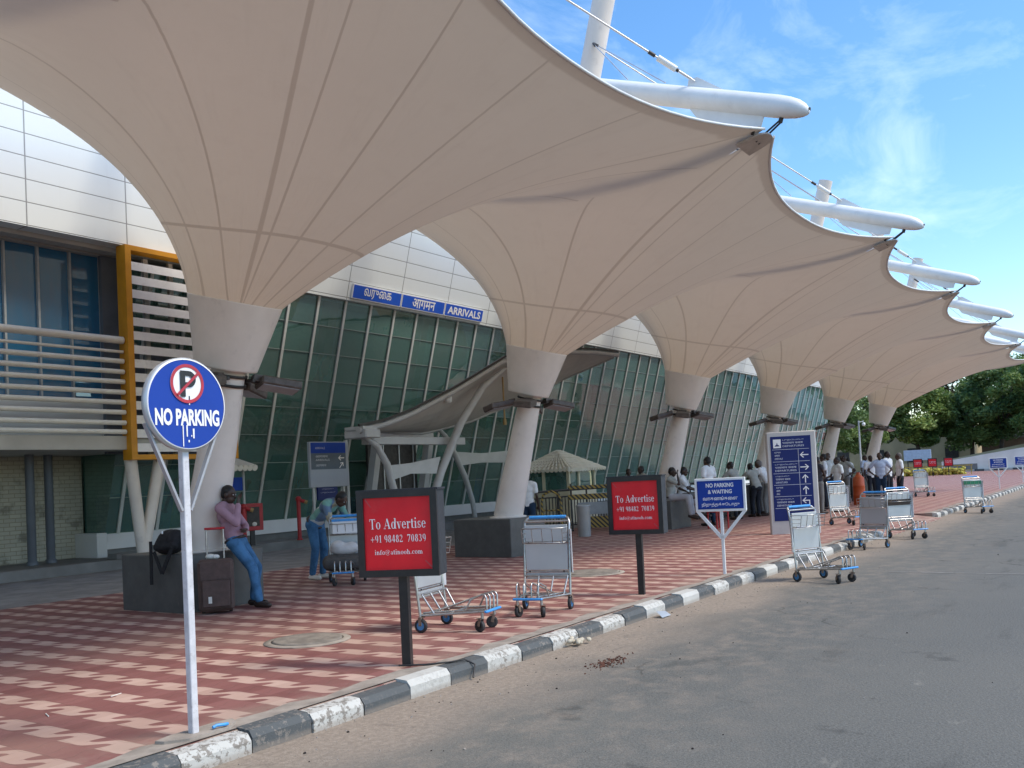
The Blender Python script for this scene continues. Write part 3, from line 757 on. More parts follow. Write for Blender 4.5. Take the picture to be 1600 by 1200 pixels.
    # corner plate of the membrane, tie rods
    cp = V0(h, 3.75, 5.655)
    q = MB(); pl = Vector((0, 1, -.28)).normalized(); nn = Vector((0, .28, 1)).normalized(); pts = []
    for i in range(15):
        t = math.pi*(i/14); pts.append(cp+Vector((1, 0, 0))*math.cos(t)*.21-pl*math.sin(t)*.17)
    pts += [cp+Vector((-.24, 0, 0))+pl*.22, cp+Vector((.24, 0, 0))+pl*.22]
    q.prism([p-nn*.015 for p in pts], nn*.022); cpl = q.build('corner_plate', M_corner, c)
    q = MB()
    for s_ in (-.05, .05): q.tube([cp+Vector((s_, .02, -.02)), tip+d*.32+dn*.17+Vector((s_*.6, 0, 0))], .012, 6)
    q.tube([tip+d*.32+dn*.08, tip+d*.32+dn*.19], .03, 8)
    for s_ in (-.21, .21): q.tube([cp+Vector((s_, 0, .02)), cp+Vector((s_*1.15, -.03, .07))], .022, 8)
    q.build('tie_rods', m_dark_metal, cpl)
    # edge cable
    n1 = 30; ed = [V0(*NET[-1][n1+i]) for i in range(22)]
    q = MB(); q.tube([p+Vector((0, -.012, .004)) for p in ed], .017, 7); q.build('edge_cable', m_white_paint, c)
    # stays from the mast head
    lug = V0(h, 4.50, 6.60); top = V0(.1, axy(9.42), 9.42); dr = (top-lug).normalized()
    q = MB(); q.prism([V0(h-.012, 4.05, 6.34), V0(h-.012, 4.65, 6.56), V0(h-.012, 4.62, 6.68), V0(h-.012, 4.50, 6.68)], (.024, 0, 0)); q.build('stay_lug', m_white_paint, boom)
    q = MB(); q.tube([lug+dr*.05, top], .013, 6); q.tube([lug+dr*.10, lug+dr*.32], .018, 6)
    for t0, t1 in ((.34, .62),): q.tube([lug+dr*t0, lug+dr*t1], .042, 8, 1)
    for t0 in (.30, .66): q.tube([lug+dr*t0, lug+dr*(t0+.10)], .024, 6, 2)
    q.build('stay_cable', [m_cable, m_white_paint, m_dark_metal], c)
    q = MB(); t2 = V0(-.1, axy(9.42), 9.42)
    for yy in (4.95, 5.5):
        e2 = V0(-h, yy, 5.88+(yy-3.1)*.37+.17); d2 = (e2-t2).normalized(); q.tube([t2, e2], .009, 5); q.tube([t2, t2+d2*.5], .022, 6, 1)
    q.build('back_stay', [m_cable, m_dark_metal], c)
    return c
M_corner = M('corner_plate_steel', (.46, .40, .35), .5, .2, .1, 8)
cl = ['white cone canopy mostly out of view over the top left corner',
      'nearest full cone canopy, on the column the man in the pink shirt leans on',
      'second full cone canopy, its column rising beside the curved entrance shelter',
      'cone canopy whose dark plinth seats two men, behind the smaller red board',
      'cone canopy whose column stands right behind the tall blue directory board',
      'cone canopy next to last, standing between directory board and far tree gap',
      'farthest cone canopy, its rim curving against the green trees']
can0 = build_canopy(); can0.location.x = C1-S; can0['label'] = cl[0]
for k in range(0, 6): dup(can0, (C1+k*S, YB, ZP), 0, cl[k+1])

# ------------------------------------------------------------------ curved entrance shelter
sh = thing('entrance_shelter', 'grey curved shelter roof on crossed tube legs before the glass entrance', 'shelter', (15.6, 13.8, ZP))
def shz(x): return float(np.interp(x, [14.5, 15.3, 16.2, 17.9, 20.1, 23.0, 25.0, 27.0], [2.80, 2.93, 3.18, 3.80, 4.72, 5.20, 5.36, 5.42]))
xs = np.linspace(14.5, 26.6, 34); q = MB(); Y0 = 13.8
def so_(x, y, z): return (x-15.6, y-13.8, z-ZP)
def back(s):
    return Vector((float(np.interp(s, [0, .15, .3, .55, .8, 1], [14.9, 17.8, 20.4, 23.2, 25.8, 26.7])), float(np.interp(s, [0, .15, .3, .55, .8, 1], [14.2, 15.6, 16.5, 16.4, 15.6, 14.0])), float(np.interp(s, [0, .25, .45, .65, .82, 1], [2.84, 2.95, 3.35, 4.0, 4.75, 5.36]))))
rows_ = []
for i in range(34):
    s_ = i/33; f_ = Vector((xs[i], Y0, shz(xs[i]))); b_ = back(s_)
    rows_.append([f_.lerp(b_, j/8)+Vector((0, 0, -.22*math.sin(math.pi*j/8)*math.sin(math.pi*min(1, s_*1.1+.05)))) for j in range(9)])
for i in range(33):
    for j in range(8):
        p = [rows_[i][j], rows_[i+1][j], rows_[i+1][j+1], rows_[i][j+1]]
        q.add([so_(*v) for v in p], [(0, 3, 2, 1)], 0, True); q.add([so_(v.x, v.y, v.z+.06) for v in p], [(0, 1, 2, 3)], 0, True)
q.build('roof', m_shelter, sh)
q = MB(); q.tube([so_(r[-1].x, r[-1].y, r[-1].z) for r in rows_], .05, 8); q.build('back_tube', m_shelter_steel, sh)
q = MB(); q.tube([so_(x, Y0, shz(x)-.02) for x in xs], .07, 10); q.build('edge_tube', m_shelter_steel, sh)
q = MB()
for i in range(62):
    x = 14.5+12.0*i/62; q.bar(so_(x, Y0-.03, shz(x)+.09), so_(x+.19, Y0-.03, shz(x+.19)+.09), .05, .05)
q.build('edge_gutter', m_dark_metal, sh)
q = MB(); q.bbox(*[v for v in (14.58-15.6, 15.05-15.6, -.15, .5)], 2.62-ZP, 2.80-ZP, .02); q.box(14.56-15.6, 15.0-15.6, -.10, .45, 2.80-ZP, 2.87-ZP); q.bbox(15.06-15.6, 18.6-15.6, .25, .45, 2.50-ZP, 2.68-ZP, .01); q.build('end_beam', m_shelter_steel, sh)
def vframe(yy, L1, L2, plate, br):
    q = MB(); q.tube([so_(x, yy, z) for x, z in L1], [.05, .075, .085, .085, .075, .07], 12); q.build('leg', m_shelter_steel, sh)
    q = MB(); q.tube([so_(x, yy, z) for x, z in L2], [.05, .09, .105, .105, .10, .09], 12); q.build('leg', m_shelter_steel, sh)
    q = MB(); q.prism([so_(x, yy-.02, z) for x, z in plate], (0, .04, 0)); q.build('tie_plate', m_shelter_steel, sh)
    q = MB(); q.prism([so_(x, yy-.03, z) for x, z in br], (0, .06, 0)); q.build('bracket', m_shelter_steel, sh)
vframe(13.85, [(14.75, 2.66), (15.12, 2.45), (15.42, 2.05), (15.62, 1.45), (15.75, .8), (15.80, ZP)], [(20.2, 4.50), (19.2, 3.98), (18.2, 3.05), (17.3, 1.82), (16.75, .75), (16.5, ZP)],
       [(15.50, 2.02), (16.2, 2.06), (17.3, 2.20), (17.12, 1.80), (16.2, 1.82), (15.62, 1.70)], [(20.1, 4.45), (20.45, 4.62), (21.1, 4.90), (20.6, 4.55)])
vframe(16.5, [(20.55, 3.15), (20.9, 2.9), (21.3, 2.4), (21.75, 1.7), (22.05, 1.0), (22.2, ZP)], [(26.2, 4.3), (25.4, 3.6), (24.7, 2.6), (24.1, 1.7), (23.7, .8), (23.5, ZP)],
       [(21.25, 2.45), (22.6, 2.40), (24.6, 2.50), (24.4, 2.1), (22.6, 2.12), (21.6, 2.05)], [(26.1, 4.25), (26.3, 4.35), (26.5, 4.5), (26.4, 4.25)])
q = MB(); q.tube([so_(20.6, 14.2, 4.35), so_(20.6, 14.2, 3.2)], .025, 8); q.tube([so_(20.6, 14.2, 3.2), so_(20.6, 14.2, 3.05)], .05, 8); q.build('hanging_rod', m_ochre, sh)
q = MB(); q.lathe([(.06, 0), (.10, .03), (.10, .16), (.05, .2)], so_(17.9, 14.0, 3.52), 12); q.build('lamp', m_white_paint, sh)
# entrance portal behind it
ep = thing('entrance_portal', 'grey framed doorway under the curved shelter in front of glass', 'doorway', (19.85, 17.55, .33))
q = MB()
for x in (-1.15, 1.05): q.bar((x-.1, .0, 0), (x+.12, -.35, 2.55), .22, .20, up=(1, 0, 0))
q.box(-1.3, 1.3, -.42, -.15, 2.45, 2.75); q.build('frame', m_shelter_steel, ep)
q = MB(); q.box(-1.05, 1.0, .02, .10, 0, 2.44); q.build('dark_doors', m_dark_metal, ep)
q = MB(); q.box(.2, .24, -.01, .019, .02, 2.4); q.box(-.45, -.42, -.01, .019, .02, 2.4); q.box(.82, .85, -.01, .019, .02, 2.4); q.build('door_stiles', m_silver, ep)

# ------------------------------------------------------------------ ticket kiosk
kz = thing('ticket_kiosk', 'small cream ticket kiosk with a white tiled hip roof', 'kiosk', (25.6, 15.6, ZP))
q = MB(); q.bbox(-.85, .85, -.85, .85, 0, 1.02, .01); q.build('counter_wall', m_cream, kz)
q = MB()
for x in (-.80, -.2, .80):
    for y in (-.80, .80)+((.1,) if abs(x) > .5 else ()):
        q = MB(); q.box(x-.045, x+.045, y-.045, y+.045, 1.02, 1.62); q.build('post', m_cream, kz)
q = MB(); q.box(-.76, .76, -.79, -.77, 1.02, 1.62); q.box(-.79, -.77, -.76, .76, 1.02, 1.62); q.box(-.76, .76, .77, .79, 1.02, 1.62); q.box(.77, .79, -.76, .76, 1.02, 1.62); q.build('glazing', m_glass, kz)
q = MB(); e = 1.12; q.add([(-e, -e, 1.62), (e, -e, 1.62), (e, e, 1.62), (-e, e, 1.62), (-.12, 0, 2.30), (.12, 0, 2.30)], [(0, 1, 5, 4), (1, 2, 5), (2, 3, 4, 5), (3, 0, 4), (3, 2, 1, 0)])
rf = q.build('roof', M('roof_tile_white', (.88, .86, .76), .6, 0, .06, 5), kz)
q = MB()
def tiles(a, b, t0, t1, n, rows):
    a, b, t0, t1 = map(Vector, (a, b, t0, t1))
    for i in range(n):
        f0, f1 = i/n, (i+1)/n
        for r in range(rows):
            s0, s1 = r/rows, (r+1)/rows
            p0 = a.lerp(b, (f0+f1)/2).lerp(t0.lerp(t1, (f0+f1)/2), s0); p1 = a.lerp(b, (f0+f1)/2).lerp(t0.lerp(t1, (f0+f1)/2), s1)
            w = (b-a).length*(1-(s0+s1)/2*.93)/n*.46
            q.tube([p0+Vector((0, 0, .022)), p1+Vector((0, 0, .006))], [w, w*.85], 6)
tiles((-e, -e, 1.62), (e, -e, 1.62), (-.12, 0, 2.3), (.12, 0, 2.3), 14, 7); tiles((-e, e, 1.62), (-e, -e, 1.62), (-.12, 0, 2.3), (-.12, 0, 2.3), 14, 7)
q.build('roof_tiles', M('roof_tile_white2', (.88, .86, .76), .6, 0, .06, 5), rf)
k2 = thing('tiled_hood', 'small white tiled hood by the near red cabinet at the glass', 'hood', (14.2, 16.9, .33))
for x in (-.5, .1):
    q = MB(); q.tube([(x, .4, 0), (x, .4, 1.9)], .03, 8); q.build('post', m_shelter_steel, k2)
q = MB()
for i in range(6):
    x = -.62+i*.14; q.tube([(x, -.05, 1.80), (x, .6, 1.98)], .075, 8)
q.build('roof', M('roof_tile_white3', (.80, .78, .70), .6, 0, .06, 5), k2)
q = MB(); q.box(-.42, .04, .36, .40, 1.3, 1.60); q.build('blue_notice', m_sign_blue, k2)

# ------------------------------------------------------------------ signs and boards
def frame_dirs(az):
    """facing azimuth -> right vector (as seen by the reader) and normal"""
    n = Vector((math.cos(az), math.sin(az), 0)); return Vector((-n.y, n.x, 0)), n
M_brace = M('brace_grey', (.36, .37, .39), .5, .2, .1, 8)
npk = thing('no_parking_sign', 'round blue NO PARKING sign on a white pole with V braces', 'sign', (3.57, 4.86, ZP))
q = MB(); q.bbox(-.023, .023, -.02, .03, -.02, 1.76, .004); q.build('post', M('pole_paint', (.60, .60, .62), .5, 0, .12, 14, dirt=.5, dirtcol=(.3, .26, .22)), npk)
RD = .283; CZ = 2.02
q = MB(); q.lathe([(RD, .004), (RD+.003, .008), (RD+.003, .046), (RD-.02, .05)], (0, 0, CZ), 64, axis=(0, -1, 0)); q.build('rim', m_silver, npk)
q = MB(); q.lathe([(RD-.012, .048), (RD-.012, .0535)], (0, 0, CZ), 64, axis=(0, -1, 0)); q.build('panel', m_sign_blue, npk)
q = MB(); q.lathe([(RD-.012, .0), (RD-.006, .0), (RD-.006, .0555), (RD-.012, .0555)], (0, 0, CZ), 64, axis=(0, -1, 0), cap=False); q.build('edge_line', m_letter, npk)
q = MB(); cz = CZ+.125
q.lathe([(.118, .054), (.118, .0575)], (.0, 0, cz), 48, axis=(0, -1, 0)); q.build('symbol_ground', m_letter, npk)
P_ = MB(); y_ = -.0605
def ring_(r0, r1, y, mi=0, n=48):
    for i in range(n):
        a, b = 2*math.pi*i/n, 2*math.pi*(i+1)/n
        P_.add([(r0*math.cos(a), y, cz+r0*math.sin(a)), (r1*math.cos(a), y, cz+r1*math.sin(a)), (r1*math.cos(b), y, cz+r1*math.sin(b)), (r0*math.cos(b), y, cz+r0*math.sin(b))], [(0, 1, 2, 3)], mi)
ring_(.100, .120, -.0605)
for s_ in (1,):
    a = Vector((-.075, -.0665, cz-.072)); b = Vector((.078, -.0665, cz+.068)); w = (b-a).cross(Vector((0, 1, 0))).normalized()*.0085; P_.add([a-w, b-w, b+w, a+w], [(0, 1, 2, 3)])
P_.build('red_ring', m_sign_red, npk)
q = MB(); q.poly([(-.052, -.064, cz-.082), (-.016, -.064, cz-.082), (-.016, -.064, cz+.078), (-.052, -.064, cz+.078)])
nb = 12
for i in range(nb):
    a0 = -math.pi/2+math.pi*i/nb; a1 = -math.pi/2+math.pi*(i+1)/nb; r0, r1 = .020, .050
    q.poly([(.010+r0*math.cos(a0)*1.0, -.064, cz+.028+r0*math.sin(a0)), (.010+r1*math.cos(a0), -.064, cz+.028+r1*math.sin(a0)), (.010+r1*math.cos(a1), -.064, cz+.028+r1*math.sin(a1)), (.010+r0*math.cos(a1), -.064, cz+.028+r0*math.sin(a1))])
q.poly([(-.016, -.064, cz+.048), (.010, -.064, cz+.048), (.010, -.064, cz+.078), (-.016, -.064, cz+.078)]); q.poly([(-.016, -.064, cz-.022), (.010, -.064, cz-.022), (.010, -.064, cz+.008), (-.016, -.064, cz+.008)])
q.build('letter_p', m_black, npk)
lettering('NO PARKING', m_letter, npk, (0, -.0565, CZ-.082), (1, 0, 0), (0, 0, 1), .46, .104, .040)
q = MB()
for x, z0, z1, w in ((.012, CZ-.005, CZ+.05, .004), (-.04, CZ-.26, CZ-.13, .003), (-.012, CZ-.2, CZ-.13, .004), (.035, CZ-.21, CZ-.15, .005), (.0, CZ-.235, CZ-.22, .004), (.02, CZ-.2, CZ-.19, .003)):
    q = MB(); q.poly([(x-w, -.0575, z0), (x+w, -.0575, z0), (x+w*1.3, -.0575, z1), (x-w*1.2, -.0575, z1)]); q.build('paint_drip', m_letter, npk)
for s_ in (-1, 1):
    q = MB(); q.bar((s_*.03, 0, 1.37), (s_*.262, .0, 1.90), .015, .032, up=(0, 1, 0)); q.build('brace', M_brace, npk)
q = MB(); pts = []
for i in range(14):
    a = 2*math.pi*i/14; pts.append((.26*math.cos(a)*(1+.2*math.sin(3*a))+.05, .12*math.sin(a)*(1+.25*math.cos(2*a)), .006))
q.prism(pts, (0, 0, .018)); q.build('cement_footing', m_cement, npk)

def advert_board(name, label, loc, az, text_geo=True, group='red advertising boards on posts', far=False):
    t = thing(name, label, 'advertising board', loc, az+math.pi/2, group)   # local: faces -Y
    q = MB(); q.bbox(-.335, .335, -.02, .19, .73, 1.42, .006); q.box(-.345, .345, -.03, .20, 1.415, 1.43); q.build('case', M_case, t)
    q = MB(); q.box(-.036, .036, .045, .115, -.02, .735); q.build('post', m_black, t)
    q = MB(); q.box(-.335, .335, -.045, -.018, .73, .785); q.box(-.335, .335, -.045, -.018, 1.365, 1.42); q.box(-.335, -.28, -.045, -.018, .785, 1.365); q.box(.28, .335, -.045, -.018, .785, 1.365); q.build('frame', m_black, t)
    q = MB(); q.poly([(-.285, -.024, .78), (.285, -.024, .78), (.285, -.024, 1.37), (-.285, -.024, 1.37)])
    f = q.build('red_face', m_red_board, t)
    return t, f
M_case = M('board_case', (.03, .033, .04), .7, .1, .1, 5)

# roman letters with serifs, drawn from stems, bowls and hairlines
def serif_text(txt, wt=1.0):
    TH, HN = .115*wt, .032
    g = {}
    def stem(x, y0, y1, sb=True, st=True, w=None):
        w = w or TH; r = [('q', x-w/2, y0, x+w/2, y1)]
        if sb: r.append(('q', x-w/2-.06, y0, x+w/2+.06, y0+HN))
        if st: r.append(('q', x-w/2-.06, y1-HN, x+w/2+(.06 if st == 2 else 0), y1))
        return r
    def arc(cx, cy, rx, ry, a0=0, a1=360, w=None, h=None): return [('a', cx, cy, rx, ry, a0, a1, w or TH, h or HN)]
    X, C_ = .46, .68
    g['T'] = (.64, stem(.32, 0, C_, True, False)+[('q', .03, C_-.04, .61, C_), ('q', .03, C_-.17, .06, C_-.04), ('q', .58, C_-.17, .61, C_-.04)])
    g['A'] = (.74, [('d', .10, 0, .37, C_, .035), ('d', .60, 0, .36, C_, TH*1.1), ('q', .18, .2, .52, .235), ('q', 0, 0, .22, HN), ('q', .45, 0, .74, HN)])
    g['o'] = (.50, arc(.25, X/2, .22, X/2+.01))
    g['e'] = (.46, arc(.23, X/2, .205, X/2+.01, 0, 325)+[('q', .08, .255, .42, .285)])
    g['d'] = (.54, arc(.23, X/2, .20, X/2+.01)+stem(.42, 0, C_+.02, False, True)+[('q', .42, 0, .54, HN)])
    g['v'] = (.50, [('d', .12, X, .27, 0, TH), ('d', .40, X, .27, 0, .035), ('q', .01, X-HN, .23, X), ('q', .31, X-HN, .49, X)])
    g['r'] = (.40, stem(.14, 0, X)+arc(.30, X-.10, .11, .10, 40, 170, .07)+[('.', .36, X-.07, .05)])
    g['t'] = (.33, stem(.15, .03, X+.14, False, False)+[('q', .02, X-HN, .31, X)]+arc(.24, .07, .09, .07, 200, 340, .06))
    g['i'] = (.28, stem(.14, 0, X)+[('.', .135, C_-.04, .065)])
    g['s'] = (.40, arc(.20, .345, .145, .115, 30, 270, .09)+arc(.20, .115, .155, .115, -90, 150, .09)+arc(.2, .115, .155, .115, 190, 270, .05)+[('q', .30, .32, .33, .46), ('q', .05, 0, .08, .14)])
    g['+'] = (.62, [('q', .06, .255, .56, .305), ('q', .285, .03, .335, .53)])
    g['1'] = (.46, stem(.24, 0, C_, True, False)+[('d', .10, .56, .22, C_-.01, .045)])
    g['9'] = (.50, arc(.25, .45, .20, .23)+arc(.20, .30, .25, .32, -75, 35, TH*.9))
    g['8'] = (.50, arc(.25, .51, .165, .17)+arc(.25, .18, .20, .19))
    g['4'] = (.50, [('q', .28, 0, .28+TH*.9, C_), ('q', .02, .17, .48, .23), ('d', .05, .20, .30, C_, .045)])
    g['2'] = (.50, arc(.24, .49, .18, .19, -35, 165, TH*.9)+[('d', .07, .06, .38, .38, .06), ('q', .05, 0, .45, .085), ('q', .42, .085, .45, .16)])
    g['7'] = (.50, [('q', .05, C_-.09, .46, C_), ('d', .19, 0, .42, C_-.06, .075), ('q', .05, C_-.18, .08, C_-.09)])
    g['0'] = (.50, arc(.25, C_/2, .19, C_/2+.01))
    g['3'] = (.50, arc(.22, .51, .17, .17, -80, 150, TH*.85)+arc(.22, .19, .20, .19, -150, 85, TH*.9))
    g['n'] = (.56, stem(.14, 0, X)+arc(.29, X-.18, .15, .18, 0, 180, .10)+stem(.42, 0, X-.16, True, False))
    g['f'] = (.34, stem(.14, 0, C_-.12, True, False)+[('q', .03, X-HN, .28, X)]+arc(.25, C_-.13, .11, .13, 30, 180, .08)+[('.', .32, C_-.06, .045)])
    g['@'] = (.86, arc(.42, .28, .38, .38, 0, 320, .045, .035)+arc(.40, .28, .15, .17, 0, 360, .06)+[('d', .54, .12, .60, .44, .05)])
    g['a'] = (.46, arc(.22, X-.13, .14, .13, 15, 165, .08)+stem(.34, 0, X-.12, False, False, .10)+arc(.19, .13, .13, .13, 30, 350, .08)+[('q', .34, 0, .46, HN)])
    g['h'] = (.56, stem(.14, 0, C_)+arc(.29, X-.18, .15, .18, 0, 180, .10)+stem(.42, 0, X-.16, True, False))
    g['c'] = (.44, arc(.23, X/2, .205, X/2+.01, 45, 320)+[('.', .36, X-.10, .05)])
    g['m'] = (.84, stem(.14, 0, X)+arc(.28, X-.18, .14, .18, 0, 180, .10)+stem(.41, 0, X-.16, True, False)+arc(.55, X-.18, .14, .18, 0, 180, .10)+stem(.68, 0, X-.16, True, False))
    g['.'] = (.25, [('.', .12, .05, .055)])
    g[' '] = (.25, [])
    co, fs = [], []; x = 0; k = 0
    def poly(pts):
        nonlocal k
        o = len(co); k += 1
        co.extend((p[0], p[1], .00012*(k % 9)) for p in pts); fs.append(tuple(range(o, o+len(pts))))
    for ch in txt:
        adv, pr = g[ch]
        for p in pr:
            if p[0] == 'q': poly([(x+p[1], p[2]), (x+p[3], p[2]), (x+p[3], p[4]), (x+p[1], p[4])])
            elif p[0] == 'd':
                _, a, b, c, d, w = p; poly([(x+a-w/2, b), (x+a+w/2, b), (x+c+w/2, d), (x+c-w/2, d)] if d > b else [(x+c-w/2, d), (x+c+w/2, d), (x+a+w/2, b), (x+a-w/2, b)])
            elif p[0] == '.': poly([(x+p[1]+p[3]*math.cos(i*math.pi/5), p[2]+p[3]*math.sin(i*math.pi/5)) for i in range(10)])
            else:
                _, cx, cy, rx, ry, a0, a1, w, h = p; n = max(6, int((a1-a0)/18))
                for i in range(n):
                    q = []
                    for a in (a0+(a1-a0)*i/n, a0+(a1-a0)*(i+1)/n):
                        a = math.radians(a); t = abs(math.cos(a)); ww = h+(w-h)*t
                        q.append(((cx+(rx)*math.cos(a), cy+ry*math.sin(a)), (cx+max(rx-ww, .005)*math.cos(a), cy+max(ry-(h+(w-h)*t*.4), .005)*math.sin(a))))
                    (o0, i0), (o1, i1) = q
                    poly([(x+i0[0], i0[1]), (x+o0[0], o0[1]), (x+o1[0], o1[1]), (x+i1[0], i1[1])])
        x += adv+.02
    return co, fs
_old_lettering = lettering
def serif(txt, mat, parent, o, w, h, name='lettering'):
    co, fs = serif_text(txt)
    x0 = min(c[0] for c in co); x1 = max(c[0] for c in co); y0 = min(c[1] for c in co); y1 = max(c[1] for c in co)
    mb = MB(); mb.add([(o[0]+(c[0]-(x0+x1)/2)*w/(x1-x0), o[1]-c[2], o[2]+(c[1]-(y0+y1)/2)*h/(y1-y0)) for c in co], fs)
    return mb.build(name, mat, parent)
def advert(label, loc, azdeg, detail=True):
    t, f = advert_board('advert_board', label, loc, rad(azdeg))
    if detail:
        serif('To Advertise', m_letter, f, (.0, -.0262, 1.155), .47, .085)
        serif('+91 98482  70839', m_letter, f, (.0, -.0262, 1.035), .46, .060)
        serif('info@atinooh.com', m_letter, f, (.0, -.0262, .925), .40, .045)
        for cr4 in ([(-.275, -.0246, 1.36), (-.225, -.0246, 1.29), (-.218, -.0246, 1.295), (-.262, -.0246, 1.362)], [(.275, -.0246, .79), (.215, -.0246, .85), (.222, -.0246, .857), (.28, -.0246, .80)]):
            q = MB(); q.add(cr4, [(0, 1, 2, 3)]); q.build('crease', M_crease, f)
    else:
        serif('To Advertise', m_letter, f, (.0, -.0262, 1.155), .47, .085)
        serif('+91 98482  70839', m_letter, f, (.0, -.0262, 1.035), .46, .060)
    return t
M_crease = M('vinyl_crease', (.52, .05, .06), .3)
advert('large looking red advertising board nearest the viewer, beside the kerb', (5.65, 4.98, ZP), 203)
advert('red advertising board on black post in front of the seated men', (10.03, 5.07, ZP), 192)
for i, (x, y, az, lb) in enumerate(((78.5, 14.8, 190, 'far red board nearest the man seen from the side, leftmost of three'), (79.5, 13.9, 190, 'far red board standing midway between two others before the ramp wall'), (80.5, 12.9, 195, 'far red board closest to the white ramp wall, rightmost of three'))):
    t = advert(lb, (x, y, ZP), az, False)

def npw(label, loc, az):
    t = thing('no_parking_waiting_sign', label, 'sign', loc, rad(az)+math.pi/2, 'blue NO PARKING and WAITING signs')
    q = MB(); q.bbox(-.02, .02, -.02, .02, -.02, .90, .004); q.build('post', m_white_paint, t)
    q = MB()
    for s_ in (-1, 1): q.bar((s_*.01, 0, .50), (s_*.33, 0, .88), .04, .04, up=(0, 1, 0))
    q.build('braces', m_white_paint, t)
    q = MB(); q.bbox(-.35, .35, -.03, .02, .87, 1.335, .006); q.build('frame', m_white_paint, t)
    q = MB(); q.box(-.315, .315, -.0345, -.0301, .905, 1.30); pn = q.build('panel', m_sign_blue, t)
    q = MB()
    for x0, x1, z0, z1 in ((-.307, .307, .911, .916), (-.307, .307, 1.289, 1.294), (-.307, -.302, .916, 1.289), (.302, .307, .916, 1.289)): q.box(x0, x1, -.0355, -.0346, z0, z1)
    q.build('panel_line', m_dir_blue, pn)
    for s_, z, w, h, b in (('NO PARKING', 1.235, .38, .058, .03), ('& WAITING', 1.145, .33, .056, .03), ('\u0bb5\u0bbe\u0b95\u0ba9\u0b99\u0bcd\u0b95\u0bb3\u0bc8', 1.055, .48, .056, .02), ('\u0ba8\u0bbf\u0bb1\u0bc1\u0ba4\u0bcd\u0ba4\u0b95\u0bcd\u0b95\u0bc2\u0b9f\u0bbe\u0ba4\u0bc1', .965, .52, .060, .02)):
        if '\u0bc8' in s_: s_ = s_.replace('\u0bb3\u0bc8', '\u0bc8\u0bb3')
        lettering(s_, m_letter, pn, (0, -.0362, z), (1, 0, 0), (0, 0, 1), w, h, b)
    return t
npw('blue NO PARKING and WAITING sign by the kerb beside the directory board', (12.3, 4.9, ZP), 191)
npw('small blue sign far along the right kerb, left one of the distant pair', (44.6, 5.2, ZP), 196)
npw('small blue sign at the right edge, farther one of the distant pair', (53.5, 5.15, ZP), 196)

# tall directory totem
tt = thing('directory_board', 'tall dark blue directory board in a silver frame, rows with white arrows', 'sign', (19.77, 6.24, ZP), rad(206)+math.pi/2)
q = MB(); q.bbox(-.51, .51, -.10, .10, -.02, 2.18, .02); q.build('body', m_totem_silver, tt)
q = MB(); q.box(-.43, .40, -.108, -.1005, .28, 2.08); tp = q.build('panel', m_dir_blue, tt)
q = MB()
rows = [.30, .55, .80, 1.045, 1.29, 1.54, 1.80, 2.06]
for z in rows[1:-1]: q.box(-.40, .36, -.1105, -.1085, z-.004, z+.004)
q.box(.13, .138, -.1115, -.1085, .55, 1.80); q.build('row_lines', m_letter_dim, tp)
q = MB(); q.box(-.375, -.215, -.1110, -.1085, 1.835, 2.02)
q.build('pictogram', m_letter, tp)
q = MB(); q.poly([(-.35, -.1125, 1.87), (-.24, -.1125, 1.87), (-.265, -.1125, 1.90), (-.325, -.1125, 1.90)]); q.poly([(-.31, -.1125, 1.90), (-.28, -.1125, 1.90), (-.295, -.1125, 1.955)]); q.build('pictogram_mark', m_dir_blue, tp)
def arrow(par, cx, cz, ang, hook=False, y=-.1115, s_=1.0):
    a = MB(); c, s = math.cos(ang), math.sin(ang)
    def R_(p): return (cx+(p[0]*c-p[1]*s)*s_, y, cz+(p[0]*s+p[1]*c)*s_)
    if not hook: a.poly([R_(p) for p in ((-.09, -.010), (.07, -.010), (.07, .010), (-.09, .010))])
    else:
        a.poly([R_(p) for p in ((-.05, -.010), (.07, -.010), (.07, .010), (-.05, .010))]); a.poly([R_(p) for p in ((-.07, -.010), (-.05, -.010), (-.05, .13), (-.07, .13))])
    for k in (-1, 1):
        P3 = [R_(p) for p in ((.088, 0), (.022, k*.062), (.002, k*.054), (.062, 0))]
        P3 = [(p[0], p[1]-.0006*(k+2), p[2]) for p in P3]
        a.poly(P3 if k > 0 else P3[::-1])
    return a.build('arrow', m_letter, par)
arrow(tp, .25, 1.67, math.pi); arrow(tp, .25, 1.41, 0); arrow(tp, .25, 1.165, math.pi/2); arrow(tp, .25, .92, math.pi/2); arrow(tp, .25, .70, math.pi, True)
ta = '\u0bb5\u0bb0\u0bc1\u0bc8\u0b95'; hi = '\u0906\u0917\u092e\u0928'
for z, ws in ((1.935, (.44, .42, .44)), (1.67, (.13, .11, .17)), (1.415, (.46, .44, .44)), (1.165, (.28, .30, .24)), (.92, (.14, .08, .07)), (.675, (.35, .36, .30))):
    x0 = -.18 if z > 1.9 else -.36
    for i, (w, s_) in enumerate(zip(ws, (ta, hi, 'ARRIVALS'))):
        n = max(1, round(w/.16)); body = {0: ta, 1: hi, 2: 'ARRIVALS'}[i]
        if n > 1: body = {0: '\u0baa\u0bc1\u0bb1\u0baa\u0bcd\u0baa\u0bbe\u0b9f\u0bc1', 1: '\u092a\u0930\u0938\u0925\u093e\u0928 \u0915\u0915\u0937', 2: 'DEPARTURES'}[i]
        lettering(body, m_letter_dim, tp, (x0, -.112, z+.065-.065*i), (1, 0, 0), (0, 0, 1), w, .038, .01, anchor='l')
